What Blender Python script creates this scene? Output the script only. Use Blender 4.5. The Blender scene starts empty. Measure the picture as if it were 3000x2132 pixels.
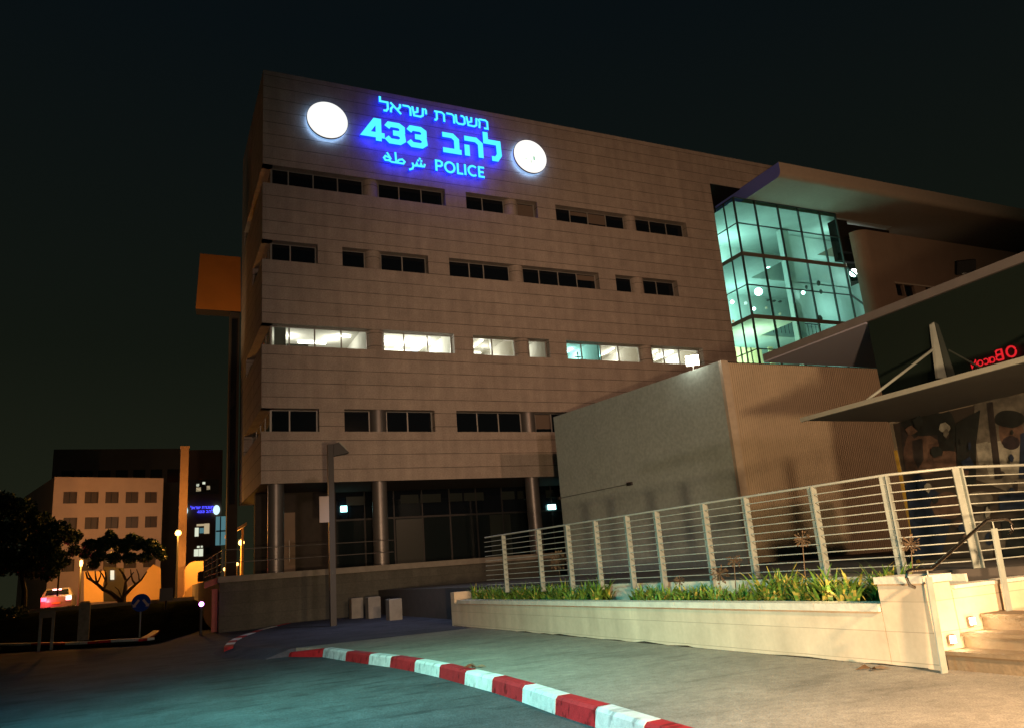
import bpy, math, random
from mathutils import Vector, Matrix
random.seed(7)
S = bpy.context.scene
COL = S.collection
R_ = math.radians

# ------------------------------------------------------------------ camera
E = 1.67                                   # eye height above the road
F = 2267.05
RX = (0.9075967, -0.03799328, -0.41812049)   # rows of the camera-to-world rotation
RY = (-0.41277313, -0.26274375, -0.87211471)
RZ = (-0.07672405, 0.96411733, -0.25414797)
cd = bpy.data.cameras.new('camera')
cd.sensor_width = 36; cd.lens = F / 3000 * 36
cd.clip_start = 0.1; cd.clip_end = 6000
cam = bpy.data.objects.new('camera', cd); COL.objects.link(cam)
cam.matrix_world = Matrix(((*RX, 0), (*RY, 0), (*RZ, E), (0, 0, 0, 1)))
S.camera = cam

def ray(px, py):
    v = (px - 1500., -(py - 1066.), -F)
    return Vector((sum(a * b for a, b in zip(RX, v)), sum(a * b for a, b in zip(RY, v)), sum(a * b for a, b in zip(RZ, v))))
EYE = Vector((0, 0, E))
def onX(px, py, x): d = ray(px, py); return EYE + d * (x / d.x)
def onY(px, py, y): d = ray(px, py); return EYE + d * (y / d.y)
def onZ(px, py, z): d = ray(px, py); return EYE + d * ((z - E) / d.z)

# ------------------------------------------------------------------ world, exposure
W = bpy.data.worlds.new('World'); S.world = W; W.use_nodes = True
nt = W.node_tree
bg = nt.nodes['Background']
tc = nt.nodes.new('ShaderNodeTexCoord'); sp = nt.nodes.new('ShaderNodeSeparateXYZ')
rp = nt.nodes.new('ShaderNodeValToRGB')
nt.links.new(tc.outputs['Generated'], sp.inputs[0]); nt.links.new(sp.outputs['Z'], rp.inputs[0])
rp.color_ramp.elements[0].position = 0.0; rp.color_ramp.elements[0].color = (.0135, .0150, .0078, 1)
rp.color_ramp.elements[1].position = .62; rp.color_ramp.elements[1].color = (.0026, .0048, .0060, 1)
e = rp.color_ramp.elements.new(.28); e.color = (.0058, .0078, .0050, 1)
nt.links.new(rp.outputs[0], bg.inputs[0]); bg.inputs[1].default_value = 1.0
S.view_settings.view_transform = 'Standard'; S.view_settings.look = 'None'
S.view_settings.exposure = 0; S.view_settings.gamma = 1
S.cycles.use_denoising = True
S.cycles.max_bounces = 6; S.cycles.diffuse_bounces = 3; S.cycles.glossy_bounces = 3
S.cycles.transparent_max_bounces = 12
S.cycles.sample_clamp_indirect = .8; S.cycles.sample_clamp_direct = 12
S.cycles.caustics_reflective = False; S.cycles.caustics_refractive = False

def lamp(name, kind, loc, power, color, target=None, size=.1, cone=60, blend=1.):
    l = bpy.data.lights.new(name, kind); l.energy = power; l.color = color
    l.shadow_soft_size = size
    if kind == 'SPOT': l.spot_size = R_(cone); l.spot_blend = blend
    o = bpy.data.objects.new(name, l); COL.objects.link(o); o.location = loc
    if target is not None:
        o.rotation_euler = (Vector(target) - Vector(loc)).to_track_quat('-Z', 'Y').to_euler()
    return o
# unseen spots added behind the photographer to light the facades
lamp('facade_fill_lamp', 'SPOT', (3, -12, E + 6), 10800, (1, .64, .46), (15, 40, E + 11), .5, 48, 1)
lamp('facade_fill_lamp', 'SPOT', (22, -17, E + 15), 20500, (1, .53, .30), (35, 40, E + 13), .5, 64, 1)
# headlights of a car stopped behind the photographer: they throw the fence's shadow on the pavilion
lamp('headlight', 'SPOT', (.3, -3.0, .80), 13500, (1, .63, .34), (12, 14, 1.6), .22, 70, .7)
# street lamps over the road and the pavement, shining down, and added colour fills
lamp('street_and_fill_light', 'SPOT', (6.4, -.6, 4.8), 11000, (1, .62, .33), (8.0, 5.2, 0), .25, 98, 1)
lamp('street_and_fill_light', 'SPOT', (1.2, 12.0, 6.0), 3000, (.36, 1, .74), (3.4, 12.5, 0), .25, 120, 1)
lamp('street_and_fill_light', 'SPOT', (-2.6, 5.5, 7.5), 9000, (.0, .58, .86), (-1.2, 8.5, 0), .25, 120, 1)  # added teal fill that tints the left of the road
lamp('street_and_fill_light', 'SPOT', (-5.2, 6.2, 3.0), 2400, (.03, 1, .48), (-4.4, 7.4, 0), .2, 90, 1)  # added green fill for the near left corner of the road
lamp('street_and_fill_light', 'SPOT', (8, 28, 7.0), 750, (.72, .78, 1), (9, 27.5, 0), .25, 140, 1)
# lamp aimed at the orange oriel
lamp('oriel_lamp', 'SPOT', (1.2, 47.0, E + 10.5), 850, (1, .66, .34), (3.3, 50.8, E + 18), .2, 60, 1)

# ------------------------------------------------------------------ materials
def mat(name, col, rough=.7, metal=0., var=0., vscale=3., bump=0., bscale=30., spec=.5, emit=None, estr=0.):
    m = bpy.data.materials.new(name); m.use_nodes = True
    n = m.node_tree; b = n.nodes['Principled BSDF']
    b.inputs['Base Color'].default_value = (*col, 1); b.inputs['Roughness'].default_value = rough
    b.inputs['Metallic'].default_value = metal; b.inputs['Specular IOR Level'].default_value = spec
    if emit:
        b.inputs['Emission Color'].default_value = (*emit, 1); b.inputs['Emission Strength'].default_value = estr
    if var or bump:
        g = n.nodes.new('ShaderNodeNewGeometry')
    if var:
        t = n.nodes.new('ShaderNodeTexNoise'); t.inputs['Scale'].default_value = vscale; t.inputs['Detail'].default_value = 6
        t.inputs['Roughness'].default_value = .65
        n.links.new(g.outputs['Position'], t.inputs['Vector'])
        r = n.nodes.new('ShaderNodeValToRGB')
        r.color_ramp.elements[0].position = .3; r.color_ramp.elements[1].position = .7
        r.color_ramp.elements[0].color = (*[c * (1 - var) for c in col], 1)
        r.color_ramp.elements[1].color = (*[min(1, c * (1 + var)) for c in col], 1)
        n.links.new(t.outputs['Fac'], r.inputs[0]); n.links.new(r.outputs[0], b.inputs['Base Color'])
    if bump:
        t2 = n.nodes.new('ShaderNodeTexNoise'); t2.inputs['Scale'].default_value = bscale; t2.inputs['Detail'].default_value = 5
        n.links.new(g.outputs['Position'], t2.inputs['Vector'])
        bp = n.nodes.new('ShaderNodeBump'); bp.inputs['Strength'].default_value = bump; bp.inputs['Distance'].default_value = .03
        n.links.new(t2.outputs['Fac'], bp.inputs['Height']); n.links.new(bp.outputs[0], b.inputs['Normal'])
    return m

def stone(name, col, course, z0, panel=1.5, joint=.02, dark=.35, var=.05, grit=.15):
    """cladding: horizontal dark joints every course, panels of slightly different tone"""
    m = bpy.data.materials.new(name); m.use_nodes = True
    n = m.node_tree; L = n.links.new; b = n.nodes['Principled BSDF']; b.inputs['Roughness'].default_value = .75
    b.inputs['Specular IOR Level'].default_value = .3
    g = n.nodes.new('ShaderNodeNewGeometry'); s = n.nodes.new('ShaderNodeSeparateXYZ'); L(g.outputs['Position'], s.inputs[0])
    add = n.nodes.new('ShaderNodeMath'); add.operation = 'ADD'; L(s.outputs['X'], add.inputs[0]); L(s.outputs['Y'], add.inputs[1])
    zs = n.nodes.new('ShaderNodeMath'); zs.operation = 'SUBTRACT'; L(s.outputs['Z'], zs.inputs[0]); zs.inputs[1].default_value = z0 - 40 * course
    c = n.nodes.new('ShaderNodeCombineXYZ'); L(add.outputs[0], c.inputs[0]); L(zs.outputs[0], c.inputs[1])
    br = n.nodes.new('ShaderNodeTexBrick'); br.offset = .5
    br.inputs['Scale'].default_value = 1; br.inputs['Mortar Size'].default_value = 0
    br.inputs['Brick Width'].default_value = panel; br.inputs['Row Height'].default_value = course
    br.inputs['Color1'].default_value = (*[x * (1 - var) for x in col], 1); br.inputs['Color2'].default_value = (*[x * (1 + var) for x in col], 1)
    L(c.outputs[0], br.inputs['Vector'])
    nz = n.nodes.new('ShaderNodeTexNoise'); nz.inputs['Scale'].default_value = 1.3; nz.inputs['Detail'].default_value = 8; nz.inputs['Roughness'].default_value = .7
    L(g.outputs['Position'], nz.inputs['Vector'])
    r = n.nodes.new('ShaderNodeMapRange'); r.inputs[1].default_value = .25; r.inputs[2].default_value = .75; r.inputs[3].default_value = .82; r.inputs[4].default_value = 1.14
    L(nz.outputs['Fac'], r.inputs[0])
    mp = n.nodes.new('ShaderNodeMapping'); mp.inputs['Scale'].default_value = (2.2, 2.2, .13); L(g.outputs['Position'], mp.inputs[0])
    n3 = n.nodes.new('ShaderNodeTexNoise'); n3.inputs['Scale'].default_value = 1; n3.inputs['Detail'].default_value = 5; L(mp.outputs[0], n3.inputs['Vector'])
    n4 = n.nodes.new('ShaderNodeTexNoise'); n4.inputs['Scale'].default_value = 14; n4.inputs['Detail'].default_value = 3; L(g.outputs['Position'], n4.inputs['Vector'])
    r3 = n.nodes.new('ShaderNodeMapRange'); r3.inputs[1].default_value = .3; r3.inputs[2].default_value = .7; r3.inputs[3].default_value = .86; r3.inputs[4].default_value = 1.08; L(n3.outputs['Fac'], r3.inputs[0])
    r4 = n.nodes.new('ShaderNodeMapRange'); r4.inputs[1].default_value = .3; r4.inputs[2].default_value = .7; r4.inputs[3].default_value = 1 - grit; r4.inputs[4].default_value = 1 + grit; L(n4.outputs['Fac'], r4.inputs[0])
    q1 = n.nodes.new('ShaderNodeMath'); q1.operation = 'MULTIPLY'; L(r.outputs[0], q1.inputs[0]); L(r3.outputs[0], q1.inputs[1])
    q2 = n.nodes.new('ShaderNodeMath'); q2.operation = 'MULTIPLY'; L(q1.outputs[0], q2.inputs[0]); L(r4.outputs[0], q2.inputs[1])
    mx = n.nodes.new('ShaderNodeMix'); mx.data_type = 'RGBA'; mx.blend_type = 'MULTIPLY'; mx.inputs[0].default_value = 1
    L(br.outputs['Color'], mx.inputs[6]); L(q2.outputs[0], mx.inputs[7])
    dv = n.nodes.new('ShaderNodeMath'); dv.operation = 'DIVIDE'; L(zs.outputs[0], dv.inputs[0]); dv.inputs[1].default_value = course
    fr = n.nodes.new('ShaderNodeMath'); fr.operation = 'FRACT'; L(dv.outputs[0], fr.inputs[0])
    # wobble of the joint's depth
    n2 = n.nodes.new('ShaderNodeTexNoise'); n2.inputs['Scale'].default_value = 1.1; n2.inputs['Detail'].default_value = 3; L(g.outputs['Position'], n2.inputs['Vector'])
    jw = n.nodes.new('ShaderNodeMath'); jw.operation = 'MULTIPLY'; L(n2.outputs['Fac'], jw.inputs[0]); jw.inputs[1].default_value = 2.2 * joint / course
    lt = n.nodes.new('ShaderNodeMath'); lt.operation = 'LESS_THAN'; L(fr.outputs[0], lt.inputs[0]); L(jw.outputs[0], lt.inputs[1])
    m2 = n.nodes.new('ShaderNodeMix'); m2.data_type = 'RGBA'; L(lt.outputs[0], m2.inputs[0]); L(mx.outputs[2], m2.inputs[6])
    m2.inputs[7].default_value = (*[x * dark for x in col], 1)
    L(m2.outputs[2], b.inputs['Base Color'])
    bp = n.nodes.new('ShaderNodeBump'); bp.inputs['Strength'].default_value = .25; bp.inputs['Distance'].default_value = .02
    L(nz.outputs['Fac'], bp.inputs['Height']); L(bp.outputs[0], b.inputs['Normal'])
    return m

def ground(name, col, blotch=.3, grit=.35, stain=.5, rough=.85, bump=.5, sscale=1.6):
    m = bpy.data.materials.new(name); m.use_nodes = True
    n = m.node_tree; L = n.links.new; b = n.nodes['Principled BSDF']; b.inputs['Roughness'].default_value = rough; b.inputs['Specular IOR Level'].default_value = .12
    g = n.nodes.new('ShaderNodeNewGeometry')
    def nz(scale, det, lo, hi, a, c, vec=None):
        t = n.nodes.new('ShaderNodeTexNoise'); t.inputs['Scale'].default_value = scale; t.inputs['Detail'].default_value = det
        L(vec or g.outputs['Position'], t.inputs['Vector'])
        r = n.nodes.new('ShaderNodeMapRange'); r.inputs[1].default_value = lo; r.inputs[2].default_value = hi; r.inputs[3].default_value = a; r.inputs[4].default_value = c
        L(t.outputs['Fac'], r.inputs[0]); return t, r
    mp = n.nodes.new('ShaderNodeMapping'); mp.inputs['Scale'].default_value = (.55, 1.6, 1); mp.inputs['Rotation'].default_value = (0, 0, .5); L(g.outputs['Position'], mp.inputs[0])
    _, a = nz(.9, 8, .3, .7, 1 - blotch, 1 + blotch)
    tg, c = nz(55, 4, .3, .7, 1 - grit, 1 + grit)
    _, d = nz(sscale, 6, .56, .66, 1, 1 - stain, mp.outputs[0])
    _, e2 = nz(7, 5, .35, .7, .9, 1.12)
    x = a.outputs[0]
    for q in (c, d, e2):
        w = n.nodes.new('ShaderNodeMath'); w.operation = 'MULTIPLY'; L(x, w.inputs[0]); L(q.outputs[0], w.inputs[1]); x = w.outputs[0]
    mx = n.nodes.new('ShaderNodeMix'); mx.data_type = 'RGBA'; mx.blend_type = 'MULTIPLY'; mx.inputs[0].default_value = 1
    mx.inputs[6].default_value = (*col, 1); L(x, mx.inputs[7]); L(mx.outputs[2], b.inputs['Base Color'])
    bp = n.nodes.new('ShaderNodeBump'); bp.inputs['Strength'].default_value = bump; bp.inputs['Distance'].default_value = .02
    L(tg.outputs['Fac'], bp.inputs['Height']); L(bp.outputs[0], b.inputs['Normal'])
    return m

def glass(name, tint, gloss=.12, rough=.02):
    m = bpy.data.materials.new(name); m.use_nodes = True
    n = m.node_tree; n.nodes.remove(n.nodes['Principled BSDF'])
    t = n.nodes.new('ShaderNodeBsdfTransparent'); t.inputs[0].default_value = (*tint, 1)
    g = n.nodes.new('ShaderNodeBsdfGlossy'); g.inputs['Roughness'].default_value = rough
    g.inputs['Color'].default_value = (.9, 1, .97, 1)
    x = n.nodes.new('ShaderNodeMixShader'); x.inputs[0].default_value = gloss
    n.links.new(t.outputs[0], x.inputs[1]); n.links.new(g.outputs[0], x.inputs[2])
    n.links.new(x.outputs[0], n.nodes['Material Output'].inputs['Surface'])
    return m

M = dict(
    stone=stone('stone cladding', (.40, .345, .30), .7533, E + 21.42, 1.5, .034, .36),
    asphalt=ground('asphalt', (.058, .064, .066), .25, .4, .35),
    forecourt=ground('forecourt asphalt', (.055, .056, .070), .25, .35, .3),
    pave=ground('worn concrete paving', (.23, .205, .165), .16, .22, .20, .9, .6),
    verge=mat('dark soil', (.010, .012, .006), .95, var=.5, vscale=2, bump=.8, bscale=9, spec=0),
    path=mat('pale path', (.30, .26, .20), .9, var=.2),
    red=ground('red kerb paint', (.36, .020, .024), .14, .12, .55, .55, .3, 5),
    white=ground('white kerb paint', (.60, .61, .57), .10, .10, .42, .55, .3, 5),
    planter=stone('planter stone', (.58, .47, .335), .36, .17, 1.1, .008, .62, .05, .03),
    cap=mat('planter capstone', (.58, .54, .44), .7, var=.18, vscale=3, bump=.2, bscale=25),
    soil=mat('soil', (.030, .022, .014), .95, var=.4, vscale=8, bump=.6, bscale=20),
    leaf=mat('strap leaf', (.105, .21, .028), .5, var=.45, vscale=6),
    leafy=mat('yellowing strap leaf', (.36, .33, .07), .55, var=.4, vscale=6),
    dry=mat('dry stem', (.115, .075, .04), .8, var=.3, vscale=10),
    tree=mat('tree leaves', (.012, .045, .016), .6, var=.5, vscale=2),
    bark=mat('bark', (.022, .014, .010), .9, var=.3, bump=.5, bscale=14),
    metal=mat('painted grey metal', (.25, .28, .25), .55, .1, var=.16, vscale=5),
    railmetal=mat('rail metal', (.30, .33, .30), .5, .1, var=.14, vscale=5),
    alu=mat('aluminium frame', (.34, .34, .32), .45, .4),
    col=mat('column cladding', (.20, .19, .185), .42, .6, var=.06),
    steel=mat('polished steel', (.62, .58, .54), .16, 1.),
    darkmetal=mat('dark metal', (.035, .035, .036), .5, .3),
    darkpane=mat('dark window glass', (.006, .009, .014), .06, spec=.5),
    dimpane=mat('brown dusk window', (.05, .032, .024), .5),
    dim=mat('dim glazing', (.010, .016, .018), .10, spec=.5),
    clere=mat('clerestory glazing', (.026, .034, .030), .3),
    blind=mat('roller blind', (.15, .115, .09), .9),
    greywall=ground('grey rendered wall', (.36, .46, .45), .05, .03, .04, .8, .15, .5),
    shoptrim=mat('dull roof edge', (.10, .092, .09), .6, var=.1),
    canopydark=mat('dark canopy panel', (.042, .041, .035), .6, var=.1),
    canopyrail=mat('canopy edge profile', (.15, .16, .14), .5, var=.1),
    trim=mat('pale corner trim', (.48, .43, .33), .6, var=.12),
    corr=mat('corrugated sheet', (.50, .43, .31), .6, .1, var=.08, vscale=1.0),
    retain=stone('retaining wall stone', (.075, .075, .062), .5, .12, 1.2, .012, .6, .12),
    ledge=mat('stone ledge', (.20, .185, .155), .8, var=.2, vscale=2),
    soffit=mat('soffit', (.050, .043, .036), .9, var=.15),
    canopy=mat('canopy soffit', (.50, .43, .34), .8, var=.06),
    canopyside=mat('canopy soffit panel', (.25, .245, .30), .6),
    bluelit=mat('canopy end tinted by sign light', (.20, .24, .80), .45),  # blue light of the lettering put into the base colour
    room=mat('white office wall', (.80, .80, .74), .9),
    screen=mat('grey partition', (.10, .11, .10), .8),
    tube=mat('fluorescent lamp', (1, 1, 1), .5, emit=(1, .97, .86), estr=6.),
    monitor=mat('lit monitor', (.1, .1, .1), .5, emit=(.80, .92, 1), estr=3.),
    globe=mat('globe lamp', (1, 1, 1), .5, emit=(.92, 1, .97), estr=9.),
    warmlamp=mat('warm step light', (1, 1, 1), .5, emit=(1, .86, .60), estr=90.),
    sodium=mat('sodium lamp', (1, 1, 1), .5, emit=(1, .50, .13), estr=5.),
    cyan=mat('letter face', (.02, .02, .02), .5, emit=(.07, .74, 1.0), estr=1.4),
    blue=mat('letter side', (.02, .02, .02), .5, emit=(.004, .04, 1.0), estr=1.6),
    deepblue=mat('letter back', (.02, .02, .02), .5, emit=(.012, .025, 1.0), estr=11.),
    disc=mat('lightbox face', (.9, .9, .9), .5, emit=(1, 1, .96), estr=1.05),
    discside=mat('lightbox side', (.5, .6, .8), .5, emit=(.35, .60, 1.0), estr=.8),
    discback=mat('lightbox back', (.5, .6, .8), .5, emit=(.30, .55, 1.0), estr=4.),
    exit=mat('exit light', (.1, .1, .1), .5, emit=(.45, 1, .95), estr=5.),
    paneclear=glass('clear pane', (.93, .95, .90), .10),
    paneteal=glass('teal pane', (.35, .85, .90), .10),
    baypane=glass('green tinted pane', (.44, .86, .77), .07),
    mirror=mat('dark reflective glass', (.010, .016, .013), .008, spec=.9),
    baymetal=mat('bay mullion', (.05, .07, .065), .45, .3),
    bayroom=mat('atrium wall', (.72, .78, .74), .9, var=.10, vscale=.6),
    bayslab=mat('atrium slab edge', (.13, .12, .09), .8),
    yellowroom=mat('lit lobby wall', (.75, .68, .45), .9),
    signwhite=mat('white sign board', (.40, .33, .28), .7),
    postpaint=mat('faded post paint', (.22, .21, .18), .8, var=.25, vscale=6),
    signblue=mat('blue road sign', (.008, .04, .26), .7, spec=.1),
    pink=mat('pink rendered wall', (.50, .36, .26), .85, var=.08, vscale=.6),
    office=mat('dark office facade', (.10, .095, .08), .8, var=.15, vscale=.3),
    brown=mat('brown office facade', (.17, .11, .075), .85, var=.12, vscale=.3),
    orange=mat('orange render', (.62, .40, .20), .85, var=.08, vscale=.8),
    litwin=mat('lit window', (.3, .3, .25), .5, emit=(.95, 1, .78), estr=.75),
    litwarm=mat('warm lit window', (.3, .3, .25), .5, emit=(1, .80, .48), estr=.45),
    litteal=mat('teal lit window', (.1, .2, .2), .5, emit=(.25, .62, .70), estr=.28),
    whitecar=mat('white car paint', (.13, .125, .13), .25, spec=.6),
    tail=mat('tail light', (.4, .01, .01), .3, emit=(1, .05, .09), estr=9.),
    tailw=mat('white lamp', (.4, .4, .4), .3, emit=(1, .30, .30), estr=9.),
    tyre=mat('tyre', (.015, .015, .015), .9),
    redmetal=mat('red painted metal', (.30, .022, .014), .5, var=.2),
    magenta=mat('magenta lamp', (.4, .1, .4), .5, emit=(.85, .25, 1), estr=8.),
    redsign=mat('red letters', (.3, 0, 0), .5, emit=(1, .02, .03), estr=10.),
    shopwall=mat('shop wall', (.10, .085, .06), .8, var=.1),
    yellow=mat('yellow strip', (.20, .13, .015), .6),
    step=mat('stone step', (.15, .11, .065), .75, var=.22, vscale=4, bump=.25, bscale=22),
    black=mat('recess shade', (.018, .016, .015), .95, spec=.1),  # shade of recesses and undersides put into a near-black colour
    orangepaint=mat('orange paint', (.60, .19, .02), .7, var=.1, vscale=.5),
    brownwall=mat('brown rendered wall', (.27, .20, .145), .85, var=.10, vscale=.5),
)

for k_ in ('tube', 'globe', 'warmlamp', 'sodium', 'exit', 'monitor', 'litwin', 'litwarm', 'litteal', 'tail', 'tailw', 'magenta', 'redsign'):
    M[k_].cycles.emission_sampling = 'NONE'      # small glowing things: their light comes from the lamps beside them

# ------------------------------------------------------------------ mesh helpers
LOC = {}
NEAR = [1.0]     # distances of the bay and its canopy were first taken too far; everything built meanwhile is drawn in towards the eye
class MB:
    def __init__(s): s.v = []; s.f = []; s.m = []
    def quad(s, a, b, c, d, m=0):
        i = len(s.v); s.v += [tuple(a), tuple(b), tuple(c), tuple(d)]; s.f.append((i, i + 1, i + 2, i + 3)); s.m.append(m)
    def poly(s, pts, m=0):
        i = len(s.v); s.v += [tuple(p) for p in pts]; s.f.append(tuple(range(i, i + len(pts)))); s.m.append(m)
    def hexa(s, p, m=0, mf=None):      # p: 4 bottom ccw, 4 top
        i = len(s.v); s.v += [tuple(q) for q in p]
        fs = [(3, 2, 1, 0), (4, 5, 6, 7), (0, 1, 5, 4), (1, 2, 6, 5), (2, 3, 7, 6), (3, 0, 4, 7)]
        s.f += [tuple(i + k for k in f) for f in fs]; s.m += [m] * 6
    def box(s, x0, x1, y0, y1, z0, z1, m=0):
        s.hexa([(x0, y0, z0), (x1, y0, z0), (x1, y1, z0), (x0, y1, z0), (x0, y0, z1), (x1, y0, z1), (x1, y1, z1), (x0, y1, z1)], m)
    def obox(s, c, u, v, w, m=0):      # oriented box: centre and half vectors
        c, u, v, w = Vector(c), Vector(u), Vector(v), Vector(w)
        s.hexa([c - u - v - w, c + u - v - w, c + u + v - w, c - u + v - w, c - u - v + w, c + u - v + w, c + u + v + w, c - u + v + w], m)
    def tube(s, pts, r, n=8, m=0, cap=True):
        pts = [Vector(p) for p in pts]
        rs = r if isinstance(r, (list, tuple)) else [r] * len(pts)
        base = len(s.v)
        for k, p in enumerate(pts):
            d = (pts[min(k + 1, len(pts) - 1)] - pts[max(k - 1, 0)]).normalized()
            a = d.cross(Vector((0, 0, 1)))
            if a.length < 1e-3: a = Vector((1, 0, 0))
            a.normalize(); b = d.cross(a)
            for j in range(n):
                t = 2 * math.pi * j / n
                s.v.append(tuple(p + (a * math.cos(t) + b * math.sin(t)) * rs[k]))
        for k in range(len(pts) - 1):
            for j in range(n):
                s.f.append((base + k * n + j, base + k * n + (j + 1) % n, base + (k + 1) * n + (j + 1) % n, base + (k + 1) * n + j)); s.m.append(m)
        if cap:
            s.f.append(tuple(base + j for j in range(n))[::-1]); s.m.append(m)
            s.f.append(tuple(base + (len(pts) - 1) * n + j for j in range(n))); s.m.append(m)
    def cyl(s, x, y, z0, z1, r, n=32, m=0): s.tube([(x, y, z0), (x, y, z1)], r, n, m)
    def prism(s, pts, d, m=0, ms=None, mb=None):   # planar outline pushed along d
        d = Vector(d); n = len(pts); i = len(s.v)
        s.v += [tuple(p) for p in pts] + [tuple(Vector(p) + d) for p in pts]
        s.f.append(tuple(range(i, i + n))); s.m.append(m)
        s.f.append(tuple(range(i + n, i + 2 * n))[::-1]); s.m.append(m if mb is None else mb)
        for k in range(n):
            s.f.append((i + k, i + n + k, i + n + (k + 1) % n, i + (k + 1) % n)); s.m.append(m if ms is None else ms)
    def ball(s, c, r, n=12, m=0, sz=1.):
        c = Vector(c); base = len(s.v)
        for a in range(n + 1):
            for b in range(2 * n):
                th = math.pi * a / n; ph = math.pi * b / n
                s.v.append((c.x + r * math.sin(th) * math.cos(ph), c.y + r * math.sin(th) * math.sin(ph), c.z + r * sz * math.cos(th)))
        for a in range(n):
            for b in range(2 * n):
                s.f.append((base + a * 2 * n + b, base + (a + 1) * 2 * n + b, base + (a + 1) * 2 * n + (b + 1) % (2 * n), base + a * 2 * n + (b + 1) % (2 * n))); s.m.append(m)
    def build(s, name, mats, parent=None, smooth=False):
        me = bpy.data.meshes.new(name)
        off = LOC.get(parent.name, Vector()) if parent else Vector()
        me.from_pydata([tuple(EYE + (Vector(v) - EYE) * NEAR[0] - off) for v in s.v], [], s.f)
        for m in (mats if isinstance(mats, (list, tuple)) else [mats]): me.materials.append(m)
        for p, k in zip(me.polygons, s.m): p.material_index = k; p.use_smooth = smooth
        me.update()
        o = bpy.data.objects.new(name, me); COL.objects.link(o)
        if parent: o.parent = parent
        LOC[o.name] = off
        return o
def smooth_by_angle(o, ang=40):
    for p in o.data.polygons: p.use_smooth = True
    o.data.set_sharp_from_angle(angle=R_(ang))
    return o
def tag(o, label=None, cat=None, group=None, kind=None):
    if label: o['label'] = label
    if cat: o['category'] = cat
    if group: o['group'] = group
    if kind: o['kind'] = kind
    return o
def thing(name, label, cat, loc=(0, 0, 0), group=None):
    o = bpy.data.objects.new(name, None); COL.objects.link(o); o.location = loc; o.empty_display_size = .3
    LOC[o.name] = Vector(loc)
    return tag(o, label, cat, group)

# ------------------------------------------------------------------ ground
def rise(y):
    if y < 30: return -.08 * min(1, (30 - y) / 6)
    t = min(1, max(0, (y - 42) / 13)); return 1.2 * t * t * (3 - 2 * t)
b = MB()
ys = [-60, -10, 24, 30, 42] + [42 + 13 * k / 10 for k in range(1, 11)] + [120, 400, 3000]
xs = [-3000, -60, -8, 3, 60, 3000]
for i in range(len(ys) - 1):
    for j in range(len(xs) - 1):
        b.quad((xs[j], ys[i], rise(ys[i])), (xs[j + 1], ys[i], rise(ys[i])), (xs[j + 1], ys[i + 1], rise(ys[i + 1])), (xs[j], ys[i + 1], rise(ys[i + 1])))
tag(b.build('road', M['asphalt']), kind='structure')
# paved footway between kerb and planter (0.12 m up) and forecourt beyond it
KERB = [(3.25, 20.7), (3.85, 19.52), (4.03, 17.96), (4.22, 16.67), (4.38, 15.65), (4.49, 14.43), (4.54, 13.22), (4.53, 12.0), (4.53, 10.92), (4.47, 9.78), (4.38, 8.68), (4.34, 7.7), (4.25, 6.65), (4.18, 5.6), (4.2, 4.5), (4.15, 3.4), (4.1, 2.3), (4.05, 1.2), (4.0, 0)]
KERB = [(x * 1.048, y * 1.048) for x, y in KERB]
b = MB()
edge = [(x + .17, y) for x, y in KERB]
top = [(8.6, 22.2), (5.2, 21.6), (3.7, 21.2)]
for k in range(len(edge) - 1):
    (xa, ya), (xb, yb) = edge[k], edge[k + 1]
    b.quad((xa, ya, .12), (xb, yb, .12), (18, yb, .12), (18, ya, .12)); b.quad((xa, ya, .12), (xa, ya, -.1), (xb, yb, -.1), (xb, yb, .12))
b.quad((4.36, 0, .12), (4.36, -6, .12), (18, -6, .12), (18, 0, .12))
tag(b.build('pavement', M['pave']), kind='structure')
b = MB()
out = [(3.45, 21.7), (3.62, 21.694), (18, 21.694), (34, 22.0), (34, 36.52), (5.8, 36.52), (4.2, 33.0), (3.3, 30.0), (2.7, 27.5), (2.45, 25.6), (2.6, 24.0)]
b.poly([(x, y, .112) for x, y in out])
for k in range(5, len(out)):
    (xa, ya), (xb, yb) = out[k], out[(k + 1) % len(out)]
    b.quad((xa, ya, .112), (xb, yb, .112), (xb - .7, yb, -.09), (xa - .7, ya, -.09))
b.poly([(2.75, 21.7, -.09), (3.62, 21.69, -.09), (3.62, 21.69, .11), (3.45, 21.7, .112)])
tag(b.build('forecourt', M['forecourt']), kind='structure')
# red and white kerb stones
b = MB()
for k in range(len(KERB) - 1):
    (xa, ya), (xb, yb) = KERB[k], KERB[k + 1]
    ha = .03 if k == 0 else .125; hb = .125
    wa = .21; g = .006
    ya -= g; yb += g
    m = 0 if k % 2 == 0 else 1
    # bottom, bevelled front-top edge
    pts_a = [(xa - .03, ya, -.12), (xa, ya, ha - .035), (xa + .035, ya, ha), (xa + wa, ya, ha + .002), (xa + wa, ya, -.12)]
    pts_b = [(xb - .03, yb, -.12), (xb, yb, hb - .035), (xb + .035, yb, hb), (xb + wa, yb, hb + .002), (xb + wa, yb, -.12)]
    for i in range(4): b.quad(pts_a[i], pts_a[i + 1], pts_b[i + 1], pts_b[i], m)
    b.poly(pts_a, m); b.poly(pts_b[::-1], m)
tag(b.build('kerb', [M['red'], M['white']]), kind='structure')
b = MB()   # far kerb: forecourt edge and traffic island
far = [onZ(672 + i * 18, 1893 - i * 2, .10) for i in range(3)]
fk = [(2.35, 25.0), (2.45, 25.9), (2.6, 26.9), (2.75, 27.9), (3.0, 29.0), (3.3, 30.2), (3.75, 31.5), (4.2, 33.0), (5.0, 34.8), (5.8, 36.4)]
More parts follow.
